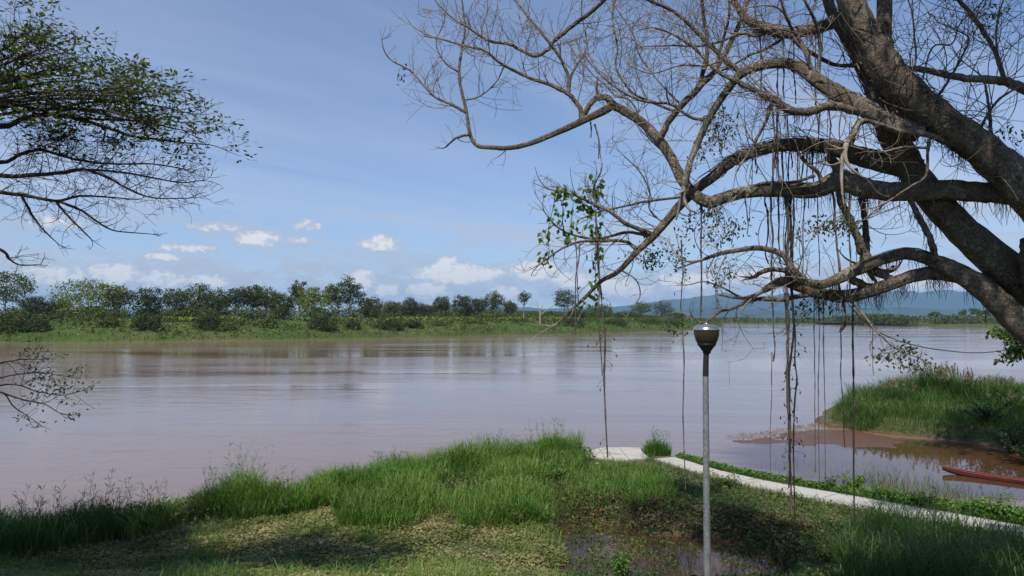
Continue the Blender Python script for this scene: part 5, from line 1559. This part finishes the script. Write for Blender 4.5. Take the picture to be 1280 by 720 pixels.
# ------------------------------------------------------------------ the leafy rain tree on the left
bx, by = -21.0, 14.0
bz = float(near_h(np.array([bx]), np.array([by]))[0]) - .1
R = Tree('rain_tree', (bx, by, bz), 'spreading rain tree with flat leafy upper branches reaching in from the left', M['rainbark'], M['rainbark'])
D = 15.0
def pxl(p, d=D):
    p = np.array(p) - EYE; f = p @ FWD
    return 640 + F * (p @ RIGHT) / f, 360 - F * (p @ UP) / f, f
c0 = pxl((bx, by, bz)); c1 = pxl((bx + 1.2, by, bz + 5)); c2 = pxl((bx + 3.2, by + .3, bz + 8))
R.limb('trunk', [c0[:2], c1[:2], c2[:2], (-260, 190), (-160, 160), (-80, 150)], [110, 80, 60, 40, 26, 16], d0=14.0, d1=1.0, name='trunk', wob=.05, knot=.03)
rt = []          # twig tips that carry leaves
def RL(key, pts, w0, w1, d1=.6, tw=3.0, twl=(.5, 1.1), leaf=0.0, par='trunk', up=.03, lvl=2, kids=4.2, d0=None):
    tips = []
    R.limb(key, pts, w0, w1, par if d0 is None else None, d0=d0, d1=d1, tw=tw, twl=twl, lvl=lvl, curl=.28, up=up, tips=tips, t0=.12, kids=kids, wob=.5)
    for t in tips:
        if random.random() < leaf: rt.append(t)
RL('a', [(-80, 150), (0, 158), (30, 148), (60, 143), (95, 148), (130, 158), (165, 170), (195, 174), (225, 178), (262, 181)], 7.5, 1.4, .8, 5.0, leaf=.10)
RL('b', [(-80, 132), (0, 125), (30, 133), (60, 137), (110, 128), (160, 128), (200, 133), (238, 142)], 6, 1.3, .3, 5.0, leaf=.18)
RL('c', [(-80, 196), (0, 203), (25, 193), (50, 187), (75, 194), (110, 202), (150, 205), (190, 205), (228, 211)], 5.5, 1.2, .9, 8.0, leaf=.03)
RL('d', [(-80, 205), (0, 219), (40, 219), (75, 216), (105, 212), (135, 222), (160, 236), (190, 247), (232, 248)], 6.5, 1.2, .6, 8.0, leaf=.0, up=.02)
RL('d1', [(105, 212), (150, 215), (190, 222), (225, 228), (250, 226)], 3, 1.2, .3, 8.0, par='d', leaf=0, up=.02)
RL('e', [(-80, 226), (0, 240), (35, 245), (70, 251), (100, 245), (130, 246), (165, 249)], 6, 1.3, .5, 5.0, leaf=0, up=.0)
RL('e1', [(28, 246), (40, 268), (55, 288), (74, 306)], 3.2, 1.2, .3, 4.5, (.3, .7), par='e', up=.02)
RL('e2', [(70, 252), (85, 270), (100, 285), (113, 298)], 3.6, 1.3, .1, 4.5, (.3, .7), par='e', up=.02)
RL('e3', [(74, 252), (100, 262), (120, 276), (142, 288), (182, 292)], 4, 1.2, .4, 5.0, (.3, .8), par='e', up=.03)
RL('f', [(-60, 296), (0, 312), (12, 324), (25, 331), (48, 331)], 5, 1.2, .3, 3.0, (.3, .6), up=.0, d0=14.6)
RL('a1', [(100, 148), (140, 150), (180, 152), (215, 160), (245, 166)], 3, 1.2, .5, 3.4, par='a', leaf=.12)
RL('a2', [(60, 143), (100, 135), (140, 140), (175, 150), (200, 165)], 3, 1.2, -.6, 3.4, par='a', leaf=.25)
for k, (y0, x1, y1, dd) in enumerate([(112, 210, 112, .2), (100, 190, 96, 1.2), (92, 160, 84, -.8), (84, 120, 72, .9), (74, 100, 56, -.4), (62, 78, 42, .4), (46, 52, 22, .8), (34, 40, 14, -.7), (104, 215, 122, 1.7), (96, 175, 90, -1.4), (70, 110, 66, 1.6), (52, 60, 34, -1.2)]):
    y0, y1 = y0 + 20, y1 + 24
    RL('u%d' % k, [(-90, y0 + 42), (-30, y0 + 18), (x1 * .2, y0 + 6), (x1 * .5, (y0 + y1) / 2 + 3), (x1 * .78, y1 + 5), (x1, y1)], 5, 1.2, dd, 4.6, (.4, .85), leaf=.12, d0=14.9, up=.05)
# limbs outside the frame carry the rest of the crown
for k in range(110):
    a = random.uniform(0, 6.283); rr = random.uniform(3, 10)
    tgt = np.array([bx + 1.5 + math.cos(a) * rr, by - 1.5 + math.sin(a) * rr * .8, bz + random.uniform(9.5, 12.5)])
    if k > 24: tgt = np.array([random.uniform(-24, -10), random.uniform(8.5, 19), bz + random.uniform(9.5, 12.5)])
    q = pxl(tgt)
    if q[2] > 2 and q[0] > -40 and -40 < q[1] < 760: continue
    st = np.array([bx + 2.4, by + .2, bz + 7.0])
    m = MB(); X = spline([st, (st + tgt) / 2 + [0, 0, .8], tgt], 6); m.tube(X, np.linspace(.16, .02, len(X)), 6); ob = m.build('limb', M['rainbark'], R.root)
    tm = MB(); tips = []
    for i in range(4, len(X)):
        for _ in range(2): grow(tm, X[i], rand_unit(1)[0] * [1, 1, .3] + [0, 0, .2], random.uniform(.9, 1.8), .012, 1, .22, .04, tips, 3)
    tm.build('twig_spray', M['rainbark'], ob)
    for t in tips:
        q = pxl(t[0])
        if q[2] < 1 or q[0] < -10 or q[1] < -10: rt.append(t)
lf = MB()
c = np.array([t[0] for t in rt]); n = len(c); per = 11
u = rng.normal(size=(n * per, 3)) * [.15, .15, .035]
cc = np.repeat(c, per, 0) + u
lf.cards(cc, unit(u * [1, 1, .5] + rng.normal(size=u.shape) * .05), unit(rng.normal(size=u.shape) * .35 + [0, 0, 1]), .11 + .07 * rng.random(n * per), .045 + .025 * rng.random(n * per))
lf.build('foliage', M['rainleaf'], R.root, False)

# small low branch of another tree at the left edge
lo = Tree('riverside_sapling', (-13.5, 12.5, 1.9), 'low leafy branch of a sapling poking in over the river at the left edge', M['rainbark'], M['rainbark'])
tips = []
s0 = pxl((-13.5, 12.5, 2.0))
lo.limb('s', [s0[:2], (-150, 640), (-80, 540), (-40, 500)], [10, 8, 6, 5], d0=12.5, name='trunk', wob=.05)
for k, pts in enumerate([[(-40, 500), (0, 490), (17, 508), (36, 521)], [(-40, 500), (0, 482), (26, 482), (42, 488), (75, 494), (100, 489)], [(-40, 500), (-10, 460), (20, 450), (48, 449)], [(0, 490), (30, 500), (55, 505), (72, 515)], [(-10, 475), (20, 468), (50, 466), (80, 470)]]):
    tt = []
    lo.limb('l%d' % k, pts, 2.6, 1.0, 's', d1=.3, tw=5, twl=(.25, .6), lvl=1, curl=.25, up=.05, tips=tt, wob=.1, t0=.4)
    tips += tt
c = np.array([t[0] for t in tips]); c = c[rng.random(len(c)) < .6]; n = len(c); per = 4
lf = MB(); u = rng.normal(size=(n * per, 3)) * [.05, .05, .03]
lf.cards(np.repeat(c, per, 0) + u, unit(u + rng.normal(size=u.shape) * .03), unit(rng.normal(size=u.shape) * .5 + [0, 0, 1]), .06 + .04 * rng.random(n * per), .035); lf.build('foliage', M['rainleaf'], lo.root, False)

# leafy tree beyond the right edge: one branch shows, its crown shades the spit
q = np.array([28.5, 18.5, 0]); q[2] = float(near_h(q[None, 0], q[None, 1])[0]) - .1
E = empty('shade_tree', tuple(q)); tag(E, 'tall dense tree beyond the right edge with one low green branch showing', 'tree')
m = MB(); X = spline([q, q + [-.3, .5, 4], q + [-.6, 2.5, 12], q + [-2.6, 6.5, 28]], 5); m.tube(X, np.linspace(.42, .1, len(X)), 10); m.build('trunk', M['rainbark'], E)
cen = np.array([25.0, 26.5, 29.5]) + rand_unit(170) * (rng.random((170, 1)) ** .45) * np.array([7.0, 6.6, 4.0])
cm = MB(); clump_cards(cm, cen, 1.25, 46, .40, .7)
m = MB()
for c in cen[:26]: m.tube(spline([X[10 + rng.integers(0, 5)], (X[12] + c) / 2 + [0, 0, .5], c], 4), np.linspace(.12, .03, 9), 5)
brp = spline([X[8], P(1400, 385, 21), P(1330, 402, 20.5), P(1290, 415, 20), P(1262, 424, 19.8)], 5)
m.tube(brp, np.linspace(.10, .015, len(brp)), 6); m.build('limb', M['rainbark'], E)
for (a, b, n) in ((1268, 421, 10), (1255, 418, 6), (1285, 416, 10), (1272, 438, 8), (1288, 440, 10), (1310, 425, 12), (1262, 446, 4), (1246, 416, 3)):
    cc = np.array([P(a + rng.normal() * 5, b + rng.normal() * 4, 20 + rng.normal() * .3) for _ in range(n)])
    clump_cards(cm, cc, .24, 16, .15, .45)
cm.build('crown', M['weed'], E, False)

# ------------------------------------------------------------------ haze: one closed box of thin pale air round everything
def haze():
    zt = 4.0 + max((o.matrix_world @ Vector(c)).z for o in bpy.data.objects if o.type == 'MESH' and o.name.startswith(('hills', 'foothills')) for c in o.bound_box)
    x0, x1, y0, y1, z0 = -26100., 26100., -3100., 18100., -3.6
    V = [(x, y, z) for z in (z0, zt) for x, y in ((x0, y0), (x1, y0), (x1, y1), (x0, y1))]
    m = MB(); m.add(V, [[3, 2, 1, 0], [4, 5, 6, 7], [0, 1, 5, 4], [1, 2, 6, 5], [2, 3, 7, 6], [3, 0, 4, 7]])
    mt, t, out = material('thin_haze')
    pv = t.new('ShaderNodeVolumePrincipled')
    pv.inputs['Color'].default_value = (0.40, 0.65, 1.0, 1)
    pv.inputs['Density'].default_value = 0.6e-4
    pv.inputs['Anisotropy'].default_value = 0.0
    t.l.new(pv.outputs[0], out.inputs['Volume'])
    o = m.build('haze', mt, None, False); tag(o, 'thin blue haze over the river and hills', 'haze', kind='stuff')
bpy.context.view_layer.update()
haze()
